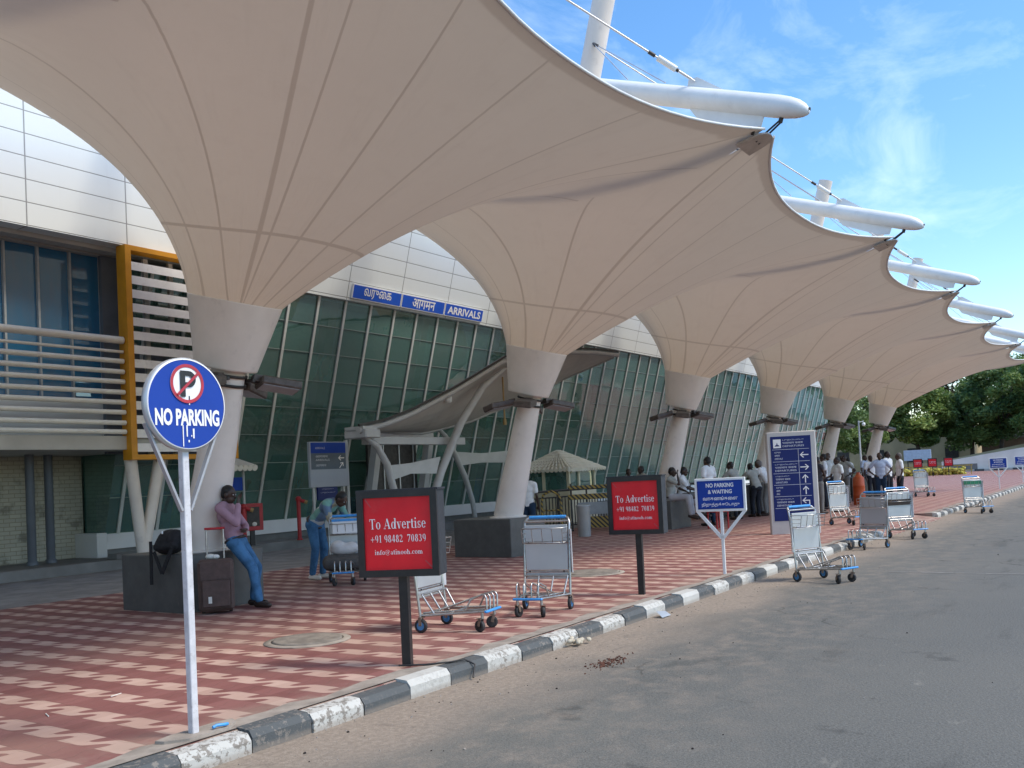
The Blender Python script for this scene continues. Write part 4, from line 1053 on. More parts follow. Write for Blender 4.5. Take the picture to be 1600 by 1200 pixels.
# lower direction sign by the glass
ds = thing('direction_sign', 'grey and blue direction sign on two legs before the glass, left of the shelter', 'sign', (15.75, 16.0, ZP), rad(-98)+math.pi/2)
q = MB(); q.bbox(-.55, .55, -.05, .05, 1.48, 2.55, .01); q.build('board', M('sign_grey', (.36, .39, .43), .45, 0, .04, 3), ds)
q = MB(); q.box(-.52, .48, -.058, -.0502, 2.28, 2.53, 0); q.box(-.52, .48, -.058, -.0502, 1.90, 2.279, 1); pn = q.build('panel', [m_sign_blue, M('sign_slate', (.06, .09, .13), .4)], ds)
for s_, z, w in (('ARRIVALS', 2.40, .28), (hi, 2.2, .35), ('ARRIVALS', 2.12, .4), (hi, 1.99, .3)): lettering(s_, m_letter_dim, pn, (-.4, -.0606, z), (1, 0, 0), (0, 0, 1), w, .05, .0, anchor='l')
arrow(pn, .34, 2.16, math.pi, y=-.061); arrow(pn, .34, 1.99, rad(50), y=-.061)
for x in (-.45, .42):
    q = MB(); q.bar((x, 0, -.02), (x, 0, 1.49), .05, .05); q.build('leg', m_shelter_steel, ds)
q = MB(); q.bar((.62, .1, -.02), (.62, .1, 2.6), .07, .07); q.build('side_post', m_shelter_steel, ds)
ns = thing('wall_notice', 'dark blue notice full of small white print on the glass by the doorway', 'notice', (17.0, 17.35, .33))
q = MB(); q.bbox(-.35, .35, -.03, .03, .95, 1.75, .008); q.build('panel', m_dir_blue, ns)
for i in range(7):
    lettering('\u0baa\u0bc1\u0bb1\u0baa\u0bcd\u0baa\u0bbe\u0b9f\u0bc1', m_letter_dim, ns, (0, -.0315, 1.68-.09*i), (1, 0, 0), (0, 0, 1), .5-.05*(i % 3), .04)

# ------------------------------------------------------------------ luggage trolleys
def make_trolley():
    t = thing('luggage_trolley', 'x', 'luggage trolley', (0, 0, 0), 0, 'luggage trolleys')
    f = MB()
    for s_ in (-1, 1):
        f.tube([(s_*.265, .02, .13), (s_*.265, -.02, .5), (s_*.265, -.055, .88), (s_*.262, -.075, .96), (s_*.24, -.11, 1.0), (s_*.20, -.12, 1.012)], .0145, 9)
        f.tube([(s_*.265, .02, .17), (s_*.25, .10, .17), (s_*.135, .66, .20)], .0135, 8)
        f.tube([(s_*.21, .02, .185), (s_*.09, .64, .215)], .010, 7)
        f.tube([(s_*.265, .02, .13), (s_*.265, .02, .07)], .018, 8)
        f.tube([(s_*.135, .63, .20), (s_*.135, .63, .13)], .016, 8)
    for z, y in ((.97, -.07), (.735, -.035), (.415, -.01)): f.tube([(-.262, y, z-.0), (.262, y, z)], .0115, 8)
    f.tube([(-.262, .02, .17), (.262, .02, .17)], .0125, 8)
    f.tube([(-.20, .33, .195), (.20, .33, .195)], .010, 7)
    f.tube([(-.25, .035, .37), (.25, .035, .37)], .011, 8)
    for x in (-.25, -.085, .085, .25): f.tube([(x, .035, .37), (x*.92, .15, .185)], .010, 8)
    for x in (-.12, -.042, .042, .12):
        f.tube([(x, .675, .20), (x, .675, .325), (x, .66, .352), (x, .63, .36), (x*1.9, .36, .27), (x*2.6, .10, .185)] if abs(x) < .1 else [(x, .675, .20), (x, .675, .325), (x, .66, .352), (x, .63, .36), (x*1.25, .52, .31), (x*1.35, .46, .205)], .0095, 7)
    f.build('frame', m_steel, t)
    h = MB(); h.tube([(-.215, -.118, 1.012), (.215, -.118, 1.012)], .021, 10); h.build('handle', m_blue_plastic, t)
    b = MB()
    for z, y in ((.90, .13), (.74, .10)): b.tube([(-.25, -.05, z), (-.235, y, z), (.235, y, z), (.25, -.05, z)], .006, 6)
    for x in (-.235, -.118, 0, .118, .235): b.tube([(x, .13, .90), (x, .10, .74), (x, -.03, .735)], .0045, 5)
    for z in (.79, .845): b.tube([(-.25, -.05, z), (-.235, .115, z)], .0045, 5); b.tube([(.25, -.05, z), (.235, .115, z)], .0045, 5)
    b.build('basket', m_steel, t)
    p = MB(); p.bbox(-.247, .247, -.045, -.028, .745, .93, .003); p.build('back_plate', m_silver, t)
    p = MB(); p.bbox(-.247, .247, -.030, -.014, .43, .72, .003); p.bbox(-.247, .247, -.018, -.004, .33, .40, .003); p.build('panel', m_silver, t)
    p = MB()
    for x in (-.2, .2):
        for z in (.735, .415): p.ball((x, .0, z), .011, 6, 4)
    p.build('bolts', m_dark_metal, t)
    q = MB(); q.bbox(-.165, .165, .665, .70, .185, .21, .008); q.build('bumper', m_blue_plastic, t)
    for s_ in (-1,):
        rt = Matrix.Translation((s_*.275, -.03, 0)) @ Matrix.Rotation(s_*rad(-38), 4, 'Z')
        sp = MB(); sp.box(-.003, .003, -.05, .05, .40, .88); sp.xf(rt); sp_ = sp.build('side_plate', m_sign_white, t)
        q = MB()
        for i in range(9):
            for k in (-1, 1): q.poly([(k*.0038, -.014+.006*(i % 2), .44+.045*i), (k*.0038, .012, .44+.045*i), (k*.0038, .014, .462+.045*i), (k*.0038, -.012, .46+.045*i)])
        q.xf(rt); q.build('side_marks', m_black, sp_)
    for (x, y, r, sw) in ((-.265, .02, .068, 0), (.265, .02, .068, 0), (-.135, .60, .058, .5), (.135, .60, .058, -.3)):
        q = MB(); rt = Matrix.Translation((x, y, r)) @ Matrix.Rotation(sw, 4, 'Z')
        q.lathe([(r*.62, -.016), (r*.93, -.018), (r, -.010), (r, .010), (r*.93, .018), (r*.62, .016)], (0, 0, 0), 20, axis=(1, 0, 0), cap=False); q.xf(rt); w = q.build('wheel', m_rubber, t)
        q = MB(); q.lathe([(r*.64, -.012), (r*.64, .012)], (0, 0, 0), 16, axis=(1, 0, 0)); q.lathe([(.014, -.024), (.014, .024)], (0, 0, 0), 10, axis=(1, 0, 0)); q.xf(rt); q.build('hub', m_blue_hub if y < .1 else m_dark_metal, w)
        q = MB()
        for s_ in (-1, 1): q.bar((s_*.024, -.0, .0), (s_*.022, .02 if y > .1 else 0, r*1.15), .006, .03, up=(0, 1, 0))
        q.box(-.027, .027, -.02, .035, r*1.15, r*1.15+.008); q.xf(rt); q.build('fork', m_rusty, w)
    return t
def az2(fx, fy): return math.atan2(fy, fx)-math.pi/2
TR = make_trolley(); tr_pos = [
 ((7.28, 6.02, ZP), (.17, -.98), 'trolley behind the nearest red board, its nose pointing at the kerb'),
 ((8.78, 5.58, ZP), (-.97, -.24), 'blue handled trolley with white panel, standing between the two red boards'),
 ((12.92, 3.92, 0), (-.42, -.91), 'trolley on the road nearest the viewer, its left side plate showing'),
 ((17.97, 4.22, 0), (-.95, .27), 'trolley on the road edge with bright white side plate, nose towards the kerb'),
 ((20.25, 4.22, 0), (-.72, -.69), 'trolley on the road with a brown band across its back, rightmost of a cluster'),
 ((22.55, 6.05, ZP), (-.55, -.83), 'trolley on the pavement beside the directory board, before the standing men'),
 ((28.9, 4.05, 0), (-.75, -.6), 'trolley with green plate standing alone by the far kerb end'),
 ((38.6, 7.2, ZP), (-.75, -.66), 'lone trolley seen from its side, out on the far pavement'),
 ((10.46, 10.30, ZP), (-.78, -.62), 'trolley loaded with bags, the bending person leaning over it')]
for i, (p, d, lb) in enumerate(tr_pos):
    if i == 0: TR.location = p; TR.rotation_euler = (0, 0, az2(*d)); TR['label'] = lb
    else:
        t = dup(TR, p, az2(*d), lb)
        if i == 2: t.scale = (-1, 1, 1)
        if i == 4 or i == 6:
            q = MB(); q.box(-.25, .25, -.02, .0, .66, .78) if i == 4 else q.box(-.25, .25, -.06, -.046, .80, .90)
            if i == 6: q.xf(Matrix.Translation((0, .06, 0)))
            q.build('band', m_leather if i == 4 else M('green_plate', (.02, .2, .1), .5), t)

# ------------------------------------------------------------------ luggage and small things
sc_ = thing('suitcase', 'dark brown upright suitcase with its pull handle raised, beside the leaning man', 'suitcase', (7.36, 9.48, ZP), rad(-40))
q = MB(); q.bbox(-.21, .21, -.13, .13, .035, .66, .035); q.build('body', m_suitcase, sc_)
q = MB(); q.bbox(-.17, .17, -.16, -.128, .08, .42, .02); q.build('front_pocket', m_suitcase, sc_)
q = MB(); q.box(-.09, -.05, -.168, -.1605, .14, .22); q.build('luggage_tag', m_paper, sc_)
q = MB()
for x in (-.10, .10): q.tube([(x, .08, .66), (x, .08, 1.02)], .011, 8)
hd = q.build('pull_rods', m_steel, sc_)
q = MB(); q.tube([(-.12, .08, 1.03), (.12, .08, 1.03)], .016, 8); q.build('grip', m_red_paint, sc_)
q = MB(); q.ball((-.06, .06, .69), (.06, .05, .035)); q.ball((.0, .05, .685), (.05, .04, .03)); q.build('plastic_wrap', m_paper, sc_)
for x in (-.16, .16):
    q = MB(); q.lathe([(.03, -.02), (.03, .02)], (x, .08, .03), 12, axis=(1, 0, 0)); q.build('wheel', m_rubber, sc_)
bp = thing('backpack', 'black backpack with hanging straps lying on the nearest dark plinth', 'bag', (7.27, 10.22, ZPL), rad(-80))
def blobs(name, parts, mat, parent, vox=.012, smooth=4):
    """several rounded solids merged into one continuous skin"""
    q = MB()
    for p in parts:
        if p[0] == 'c': capsule(q, *p[1:])
        else:
            r = p[2]; q.ball(p[1], r, 14, 10, 0, p[3] if len(p) > 3 else None)
    o = q.build(name, mat, parent)
    m = o.modifiers.new('merge', 'REMESH'); m.mode = 'VOXEL'; m.voxel_size = vox; m.use_smooth_shade = True
    s = o.modifiers.new('soften', 'SMOOTH'); s.factor = .5; s.iterations = smooth
    return o
def capsule(q, a, b, ra, rb=None, n=12):
    rb = ra if rb is None else rb
    a, b = Vector(a), Vector(b); d = b-a
    if d.length < 1e-6: return q.ball(a, ra, n, 8)
    d.normalize(); u = d.orthogonal().normalized(); w = d.cross(u); rings = []
    for ph in (-85, -60, -30, 0): rings.append((a+d*ra*math.sin(rad(ph)), ra*math.cos(rad(ph))))
    for ph in (0, 30, 60, 85): rings.append((b+d*rb*math.sin(rad(ph)), rb*math.cos(rad(ph))))
    q.ring_tube([[c+(u*math.cos(2*math.pi*i/n)+w*math.sin(2*math.pi*i/n))*r for i in range(n)] for c, r in rings])
blobs('body', [('e', (0, 0, .16), (.20, .15, .16)), ('e', (-.1, .0, .12), (.12, .14, .12)), ('e', (.09, -.02, .2), (.12, .13, .12)), ('c', (-.12, -.1, .1), (.13, -.1, .12), .06)], m_blackcloth, bp, .014)
q = MB(); q.bar((-.17, -.17, .18), (-.155, -.19, -.36), .045, .012, up=(0, 1, 0)); q.bar((-.1, -.19, .05), (.03, -.2, -.22), .045, .012, up=(0, 1, 0)); q.bar((.03, -.2, -.22), (.19, -.18, .1), .05, .014, up=(0, 1, 0)); q.build('straps', m_blackcloth, bp)
q = MB(); q.tube([(-.02, -.12, .30), (-.015, -.13, .27)], .012, 6); q.build('zip_pull', m_letter, bp)
# bags on the loaded trolley
lx = Matrix.Translation((10.46, 10.30, ZP)) @ Matrix.Rotation(az2(-.78, -.62), 4, 'Z')
def on_trolley(x, y, z): v = lx @ Vector((x, y, z)); return (v.x, v.y, v.z)
b1 = thing('white_carton', 'white carton with blue lid edge in the basket of the loaded trolley', 'box', on_trolley(0, .03, .745), az2(-.78, -.62))
q = MB(); q.bbox(-.20, .20, -.07, .08, 0, .22, .01); q.build('carton', m_sign_white, b1); q = MB(); q.box(-.205, .205, -.075, .085, .19, .225); q.build('lid', m_blue_plastic, b1)
b2 = thing('duffel_bag', 'dark grey duffel bag lying low on the loaded trolley', 'bag', on_trolley(0, .32, .20), az2(-.78, -.62))
blobs('body', [('c', (-.22, 0, .13), (.22, 0, .13), .125), ('c', (-.22, .1, .11), (.22, .12, .11), .10)], M('bag_grey', (.075, .07, .065), .8, 0, .2, 14), b2, .016)
b3 = thing('white_sack', 'pale plastic sack slumped on top of the grey duffel bag', 'sack', on_trolley(.02, .26, .44), az2(-.78, -.62))
blobs('body', [('e', (0, 0, .08), (.22, .13, .10)), ('e', (.08, .03, .13), (.12, .1, .09)), ('e', (-.12, 0, .1), (.11, .1, .09))], M('sack_white', (.55, .54, .53), .6, 0, .06, 9), b3, .016)
# red cabinet, red posts at the step
fc = thing('hose_cabinet', 'red glass fronted hose cabinet on a dark stand at the walkway edge', 'cabinet', (14.5, 17.3, .33), rad(-20))
q = MB(); q.bbox(-.24, .24, -.10, .10, .35, .98, .01); q.build('case', m_red_paint, fc)
q = MB(); q.box(-.15, .15, -.108, -.1005, .45, .90); q.build('pane', m_dark_metal, fc)
q = MB(); q.ball((.02, -.112, .50), (.06, .02, .05)); q.build('hose_nozzle', m_paper, fc)
q = MB(); q.box(-.05, .05, -.04, .04, 0, .35); q.build('stand', m_black, fc)
for i, (x, y, hh, lb) in enumerate(((16.1, 17.45, 1.0, 'red standpipe post with a valve head, left of the bending person'), (14.15, 17.15, .9, 'short red standpipe half hidden behind the leaning man'))):
    hp = thing('standpipe', lb, 'standpipe', (x, y, .33), 0, 'red standpipes along the walkway')
    q = MB(); q.tube([(0, 0, 0), (0, 0, hh)], .05, 12); q.lathe([(.075, 0), (.075, .03)], (0, 0, 0), 12); q.build('pipe', m_red_paint, hp)
    q = MB(); q.ball((0, 0, hh+.02), (.075, .075, .07)); q.tube([(0, 0, hh), (.13, -.1, hh-.06)], .045, 10); q.build('valve_head', m_red_paint, hp)
    q = MB(); q.tube([(.12, -.09, hh-.055), (.17, -.13, hh-.08)], .05, 10); q.build('outlet_cap', m_ochre, hp)
lb_ = thing('litter_bin', 'plain grey cylinder litter bin left of the smaller red board', 'bin', (19.3, 11.15, ZP))
q = MB(); q.lathe([(.15, 0), (.155, .02), (.165, .70), (.17, .72), (.17, .75), (.15, .755), (.14, .70)], (0, 0, 0), 28); q.build('body', M('bin_grey', (.40, .41, .40), .4, .3, .06, 5), lb_)
q = MB(); q.lathe([(.168, .715), (.174, .715), (.174, .74), (.168, .74)], (0, 0, 0), 28, cap=False); q.build('rim', m_silver, lb_)
# hazard barrier and railings in front of the kiosk
hb = thing('hazard_barrier', 'yellow and black striped barrier with a notice, beside the grey bin', 'barrier', (21.6, 12.0, ZP), rad(-58))
stripe = M('hazard_stripe', (.5, .33, .03), .5)
_m, _g = newmat('hazard_stripes'); _p = _g.xyz(_g.obj()); _v = _g.math('FRACT', _g.math('MULTIPLY', _g.math('ADD', _p[0], _p[2]), 8.0)); _g.put(_g.bsdf().inputs['Base Color'], _g.mix(_g.ramp(_v, .48, .52), (.42, .29, .06), (.03, .028, .025))); _g.bsdf().inputs['Roughness'].default_value = .5
q = MB(); q.bbox(-.8, 1.5, -.02, .02, .82, .96, .005); q.bbox(-.8, 1.5, -.02, .02, 1.10, 1.19, .005); q.build('boards', _m, hb)
q = MB()
for x in (-.72, .35, 1.4): q.bar((x, .03, 0), (x, .03, 1.25), .05, .03); q.bar((x, -.25, .02), (x, .3, .02), .05, .04)
q.build('stand', m_dark_metal, hb)
q = MB(); q.bbox(-.55, .30, -.045, -.021, .42, .74, .004); q.build('notice', M('notice_grey', (.33, .36, .38), .5), hb)
q = MB(); q.bbox(-.45, 1.3, -.02, .02, .06, .36, .005); q.build('low_board', _m, hb)
m_haz = M('barrier_yellow', (.50, .36, .06), .5, 0, .15, 10)
ha = thing('barrier_hoop', 'yellow and black tube hoop standing left of the striped barrier', 'barrier', (20.2, 12.6, ZP), rad(-58))
q = MB(); q.tube([(-.25, 0, 0), (-.25, 0, .8), (-.20, 0, 1.0), (0, 0, 1.1), (.2, 0, 1.0), (.25, 0, .8), (.25, 0, 0)], .03, 10); q.tube([(-.25, 0, .6), (.25, 0, .6)], .02, 8); q.build('hoop', _m, ha)
def railing(label, x0, y0, x1, y1, h, bars, panel=None, name='queue_railing', gap=.16):
    L_ = math.hypot(x1-x0, y1-y0); t = thing(name, label, 'railing', (x0, y0, ZP), math.atan2(y1-y0, x1-x0), 'dark railings before the terminal')
    q = MB(); q.tube([(0, 0, h), (L_, 0, h)], .03, 8); q.tube([(0, 0, .12), (L_, 0, .12)], .018, 6); q.tube([(0, 0, h-.17), (L_, 0, h-.17)], .02, 6)
    x = 0
    while x <= L_+.01: q.tube([(x, 0, 0), (x, 0, h)], .026, 8); x += L_/max(1, round(L_/1.6))
    q.build('rails', m_dark_metal, t)
    if bars:
        q = MB(); x = gap
        while x < L_: q.bar((x, 0, .12), (x, 0, h-.17), .02, .02, up=(0, 1, 0)); x += gap
        q.build('bars', m_dark_metal, t)
    if panel: 
        q = MB(); q.box(.05, L_-.05, .03, .05, panel[0], panel[1]); q.build('sheet', panel[2], t)
    return t
railing('black barred railing directly in front of the tiled kiosk', 19.6, 13.0, 24.2, 12.95, 1.08, True)
railing('dark railing with a pale sheet, right of the seated men', 24.8, 11.4, 30.5, 11.4, 1.05, False, (.35, .75, m_sign_white))
railing('long dark railing the men in white shirts lean on', 24.6, 10.2, 33.5, 9.6, 1.12, False, (.02, .92, m_dark_metal))
railing('dark railing behind the standing group, ending at the orange bin', 33.8, 9.5, 37.5, 8.6, 1.05, False, (.3, .8, m_dark_metal))
ob = thing('orange_drum', 'tall orange drum beside the man in the pale blue shirt', 'drum', (32.6, 8.05, ZP))
q = MB(); q.lathe([(.19, 0), (.20, .03), (.195, .30), (.205, .32), (.195, .34), (.19, .62), (.20, .64), (.19, .66), (.18, .92), (.13, .96), (.06, 1.05), (.06, 1.1)], (0, 0, 0), 24); q.build('body', M('drum_orange', (.50, .09, .02), .5), ob)
q = MB(); q.tube([(.06, 0, 1.08), (.14, 0, 1.12)], .02, 8); q.build('spout', m_dark_metal, ob)
rc = thing('red_chair', 'red plastic chair seen under the NO PARKING and WAITING sign', 'chair', (21.6, 8.7, ZP), rad(150))
q = MB(); q.bbox(-.2, .2, -.2, .2, .40, .44, .01); q.build('seat', m_red_paint, rc); q = MB(); q.bbox(-.2, .2, .17, .20, .46, .82, .01); q.build('backrest', m_red_paint, rc)
for x in (-.17, .17):
    for y in (-.17, .17): q = MB(); q.bar((x, y, 0), (x, y, .40), .03, .03); q.build('leg', m_red_paint, rc)
m_lid = M('lid_concrete', (.20, .18, .155), .9, 0, .25, 7, bump=.3, bscale=50, dirt=.5, dirtcol=(.10, .085, .07))
# manholes
for i, (x, y, r, lb) in enumerate(((6.3, 6.78, .345, 'round concrete manhole cover in the pavers near the red board'), (12.1, 6.9, .42, 'round concrete manhole cover farther along, by the smaller red board'))):
    mh = thing('manhole_cover', lb, 'manhole cover', (x, y, ZP), 0, 'manhole covers in the pavement')
    q = MB(); q.lathe([(r, 0), (r+.07, .002), (r+.07, .008), (r, .014)], (0, 0, 0), 40, cap=False); q.build('rim', m_cement, mh)
    q = MB(); q.lathe([(r-.012, .0), (r-.012, .020), (r-.03, .026)], (0, 0, 0), 40); q.build('lid', m_lid, mh)
    q = MB(); q.lathe([(r-.014, .004), (r, .006)], (0, 0, 0), 40, cap=False); q.build('gap', m_black, mh)
# scraps on the ground
cld = thing('brick_rubble', 'little heap of red brown brick crumbs on the road by the kerb', 'rubble', (6.93, 3.85, 0)); q = MB()
for i in range(170):
    a = random.gauss(0, .13), random.gauss(0, .055); s_ = random.uniform(.004, .015); rt_ = Matrix.Rotation(random.random()*6, 3, 'Z') @ Matrix.Rotation(random.random()*3, 3, 'X')
    q.ball((a[0], a[1], s_*.35), (s_, s_*random.uniform(.4, .9), s_*random.uniform(.35, .7)), 5, 3, 0, rt_)
for f_ in range(len(q.sm)): q.sm[f_] = False
cr = q.build('crumbs', m_terra, cld); cr['kind'] = 'stuff'
stn = MB()
for i in range(900):
    x = random.uniform(1.5, 26); y = random.choice([4.58-abs(random.gauss(0, .25)), 4.58-abs(random.gauss(0, .6)), random.uniform(-3, 4.4)]); s_ = random.uniform(.002, .008) if random.random() < .93 else random.uniform(.008, .014)
    stn.ball((x, y, s_*.3), (s_, s_*random.uniform(.5, 1), s_*.6), 5, 3, random.randint(0, 2))
for f_ in range(len(stn.sm)): stn.sm[f_] = False
tag(stn.build('gravel', [m_asphalt_clod, m_concrete, m_cement]), kind='stuff')
bt = thing('bottle_cap_strip', 'blue plastic strip lying at the foot of the round sign', 'litter', (3.66, 4.80, ZP+.03)); q = MB(); q.tube([(0, 0, .008), (.03, .0, .014), (.07, -.02, .012), (.10, -.015, .008)], .010, 8); q.build('strip', m_blue_plastic, bt)
pb = thing('paper_scrap', 'crumpled whitish scrap at the foot of a kerb stone', 'litter', (7.55, 4.50, 0), 0); q = MB()
for i in range(12): q.ball((random.gauss(0, .05), random.gauss(0, .03), .03+random.random()*.03), (.035, .025, .02), 6, 4, 0, Matrix.Rotation(random.random()*3, 3, 'X'))
q.build('crumple', M('paper_dirty', (.50, .45, .35), .9, 0, .2, 20), pb)
pc = thing('plastic_sheet_scrap', 'flat blue grey plastic scrap against the kerb farther along', 'litter', (9.35, 4.46, 0)); q = MB(); q.add([(-.11, -.04, .010), (.09, -.05, .012), (.12, .03, .05), (-.07, .05, .07), (0, 0, .045)], [(0, 1, 4), (1, 2, 4), (2, 3, 4), (3, 0, 4)], 0, True); q.build('sheet', M('plastic_bluegrey', (.35, .40, .45), .4), pc)
for i, (x, y, a, lb) in enumerate(((4.05, 6.42, .2, 'thin white stick lying across the pavers'), (3.47, 6.32, 1.2, 'second white stick on the pavers, nearer the left edge'), (3.3, 1.35, .6, 'small white stick alone on the asphalt'))):
    q = MB(); q.tube([(-.05, 0, 0), (.05, .004, 0)], .004, 6); st_ = q.build('stick', m_paper, None, (x, y, (ZP if y > 4 else 0)+.005)); st_.rotation_euler = (0, 0, a); tag(st_, lb, 'litter')
# black cable at the foot of the near board
q = MB(); q.tube([(5.62, 5.02, ZP+.02), (5.75, 4.86, ZP+.014), (5.9, 4.72, ZP+.016), (6.02, 4.66, ZP+.02), (6.05, 4.58, ZP-.02), (5.98, 4.55, .02)], .008, 6); tag(q.build('cable', m_black), 'black cable from the near board post trailing over the kerb', 'cable')

# ------------------------------------------------------------------ people
def person(label, loc, az, J, shirt, trousers, skin=None, hair=None, sleeves=.55, vox=.013, scale=1.0, group=None, shoes=None, extras=None, collar=True):
    skin = skin or m_skin; hair = hair or m_hair
    J = {k: Vector(v) for k, v in J.items()}
    t = thing('person', label, 'person', loc, az-math.pi/2, group); t.scale = (scale,)*3
    hd, look = J['head'], J['look'].normalized(); pel, ch, nk = J['pelvis'], J['chest'], J['neck']
    upv = (hd-nk).normalized()
    up_h = (Vector((0, 0, 1)) if 'headup' not in J else J['headup']).normalized(); up_h = (up_h-look*up_h.dot(look)).normalized(); rt = look.cross(up_h)
    Rm = Matrix((rt, look, up_h)).transposed()
    def H(x, y, z): return hd+rt*x+look*y+up_h*z
    B = [('e', H(0, -.005, .02), (.074, .092, .098), Rm), ('e', H(0, .022, -.055), (.055, .065, .062), Rm), ('e', H(0, .048, -.088), (.030, .030, .028), Rm),
         ('c', H(0, .085, .012), H(0, .104, -.028), .011, .016), ('e', H(0, .082, -.062), (.026, .014, .010), Rm), ('e', H(0, .075, .030), (.058, .018, .012), Rm),
         ('e', H(-.077, -.005, -.01), (.012, .022, .032), Rm), ('e', H(.077, -.005, -.01), (.012, .022, .032), Rm),
         ('c', nk-upv*.03, H(0, -.02, -.04), .056, .052)]
    fw = J.get('fwd', Vector((0, 1, 0))); tr = ch-pel; trn = tr.normalized(); sx = (J['shR']-J['shL']).normalized(); fx = trn.cross(-sx).normalized()
    Tm = Matrix((sx, sx.cross(trn)*-1, trn)).transposed()
    B += [('c', pel, ch, .085, .09), ('c', J['shL'].lerp(nk, .25), J['shR'].lerp(nk, .25), .062, .062), ('c', J['hipL'], J['hipR'], .085, .085)]
    for s in 'LR':
        sh, el, wr = J['sh'+s], J['el'+s], J['wr'+s]
        B += [('c', sh, el, .048, .037), ('c', el, wr, .037, .024)]
        hdir = J.get('hd'+s, (wr-el)).normalized(); side = J.get('hs'+s, sx if s == 'L' else -sx); side = (side-hdir*side.dot(hdir)).normalized(); nrm = hdir.cross(side).normalized()
        pm = Matrix((side, nrm, hdir)).transposed()
        B.append(('e', wr+hdir*.045, (.040, .018, .050), pm))
        for i, (o, l) in enumerate(((-.030, .062), (-.010, .074), (.010, .070), (.029, .052))):
            a = wr+hdir*.08+side*o; b = a+hdir*l*.55+nrm*.012*(1 if s == 'L' else -1); c = b+hdir*l*.4+nrm*.026*(1 if s == 'L' else -1)
            B += [('c', a, b, .0092, .0088), ('c', b, c, .0088, .0075)]
        a = wr+hdir*.025+side*.034; B.append(('c', a, a+side*.026+hdir*.045, .0115, .009))
        hp, kn, an = J['hip'+s], J['kn'+s], J['an'+s]
        B += [('c', hp, kn, .075, .052), ('c', kn, an, .050, .035)]
        toe = J.get('toe'+s, Vector((0, 1, 0))).normalized(); B.append(('c', an-Vector((0, 0, .045)), an-Vector((0, 0, .055))+toe*.13, .034, .03))
    B = [('c',)+tuple(p[1:]) if p[0] == 'c' else p for p in B]
    body = blobs('body', B, skin, t, vox*.8, 2)
    # shirt
    P = [('e', pel+trn*.06, (.165, .118, .13), Tm), ('e', pel.lerp(ch, .55), (.160, .118, .17), Tm), ('e', ch+trn*.01, (.178, .122, .15), Tm),
         ('c', J['shL'].lerp(nk, .12), J['shR'].lerp(nk, .12), .073, .073), ('c', J['shL'].lerp(nk, .45)+upv*.02, J['shR'].lerp(nk, .45)+upv*.02, .058, .058), ('e', pel-trn*.05, (.160, .116, .10), Tm)]
    for s in 'LR':
        sh, el, wr = J['sh'+s], J['el'+s], J['wr'+s]
        if sleeves >= 1: P += [('c', sh, el, .066, .054), ('c', el, el.lerp(wr, min(1, sleeves-1)), .053, .040)]
        elif sleeves > 0: P += [('c', sh, sh.lerp(el, sleeves), .068, .062)]
    if sleeves >= 0: blobs('shirt', P, shirt, t, vox, 3)
    if collar and vox < .02:
        q = MB(); c0 = nk+upv*.0
        q.tube([c0+rt*.066*math.cos(a)+look*.062*math.sin(a)-Vector((0, 0, .018*math.sin(a)+.005)) for a in [2*math.pi*i/18+math.pi/2+.2 for i in range(17)]], .013, 7); q.build('collar', shirt, t)
    L_ = [('c', J['hipL'], J['hipR'], .108, .108), ('e', pel-trn*.06, (.155, .115, .09), Tm)]
    for s in 'LR':
        hp, kn, an = J['hip'+s], J['kn'+s], J['an'+s]
        L_ += [('c', hp, kn, .098, .070), ('c', kn, an.lerp(kn, .05), .070, .056)]
    blobs('trousers', L_, trousers, t, vox, 3)
    q = MB(); 
    for s in 'LR':
        an = J['an'+s]; toe = J.get('toe'+s, Vector((0, 1, 0))).normalized()
        capsule(q, an+Vector((0, 0, -.05))-toe*.04, an+Vector((0, 0, -.058))+toe*.16, .042, .036)
    q.build('shoes', shoes or m_leather, t)
    HR = [('e', H(0, -.022, .045), (.082, .092, .082), Rm), ('e', H(0, -.05, .0), (.076, .064, .075), Rm)]
    blobs('hair', HR, hair, t, vox, 2)
    if vox < .02:
        q = MB()
        for x in (-.03, .03): q.ball(H(x, .083, .008), (.012, .008, .007), 8, 6, 0, Rm)
        q.build('eyes', m_letter, t); q = MB()
        for x in (-.03, .03): q.ball(H(x, .0895, .008), (.006, .004, .006), 8, 6, 0, Rm)
        q.build('pupils', m_black, t)
        q = MB(); q.tube([pel+trn*.0+sx*.168*math.cos(a)+sx.cross(trn)*.126*math.sin(a) for a in [2*math.pi*i/24 for i in range(25)]], .019, 6); q.build('belt', m_leather, t)
    if extras: extras(t, J, H)
    return t
def stand(**k):
    J = dict(pelvis=(0, 0, .95), chest=(0, .0, 1.29), neck=(0, -.01, 1.46), head=(0, .015, 1.595), look=(0, 1, 0),
             shL=(-.185, -.01, 1.405), shR=(.185, -.01, 1.405), elL=(-.235, -.03, 1.12), elR=(.235, -.03, 1.12), wrL=(-.235, .06, .88), wrR=(.235, .06, .88),
             hipL=(-.085, 0, .90), hipR=(.085, 0, .90), knL=(-.10, .02, .49), knR=(.10, .02, .49), anL=(-.11, -.01, .095), anR=(.11, -.01, .095), toeL=(-.25, 1, 0), toeR=(.25, 1, 0))
    J.update(k); return J
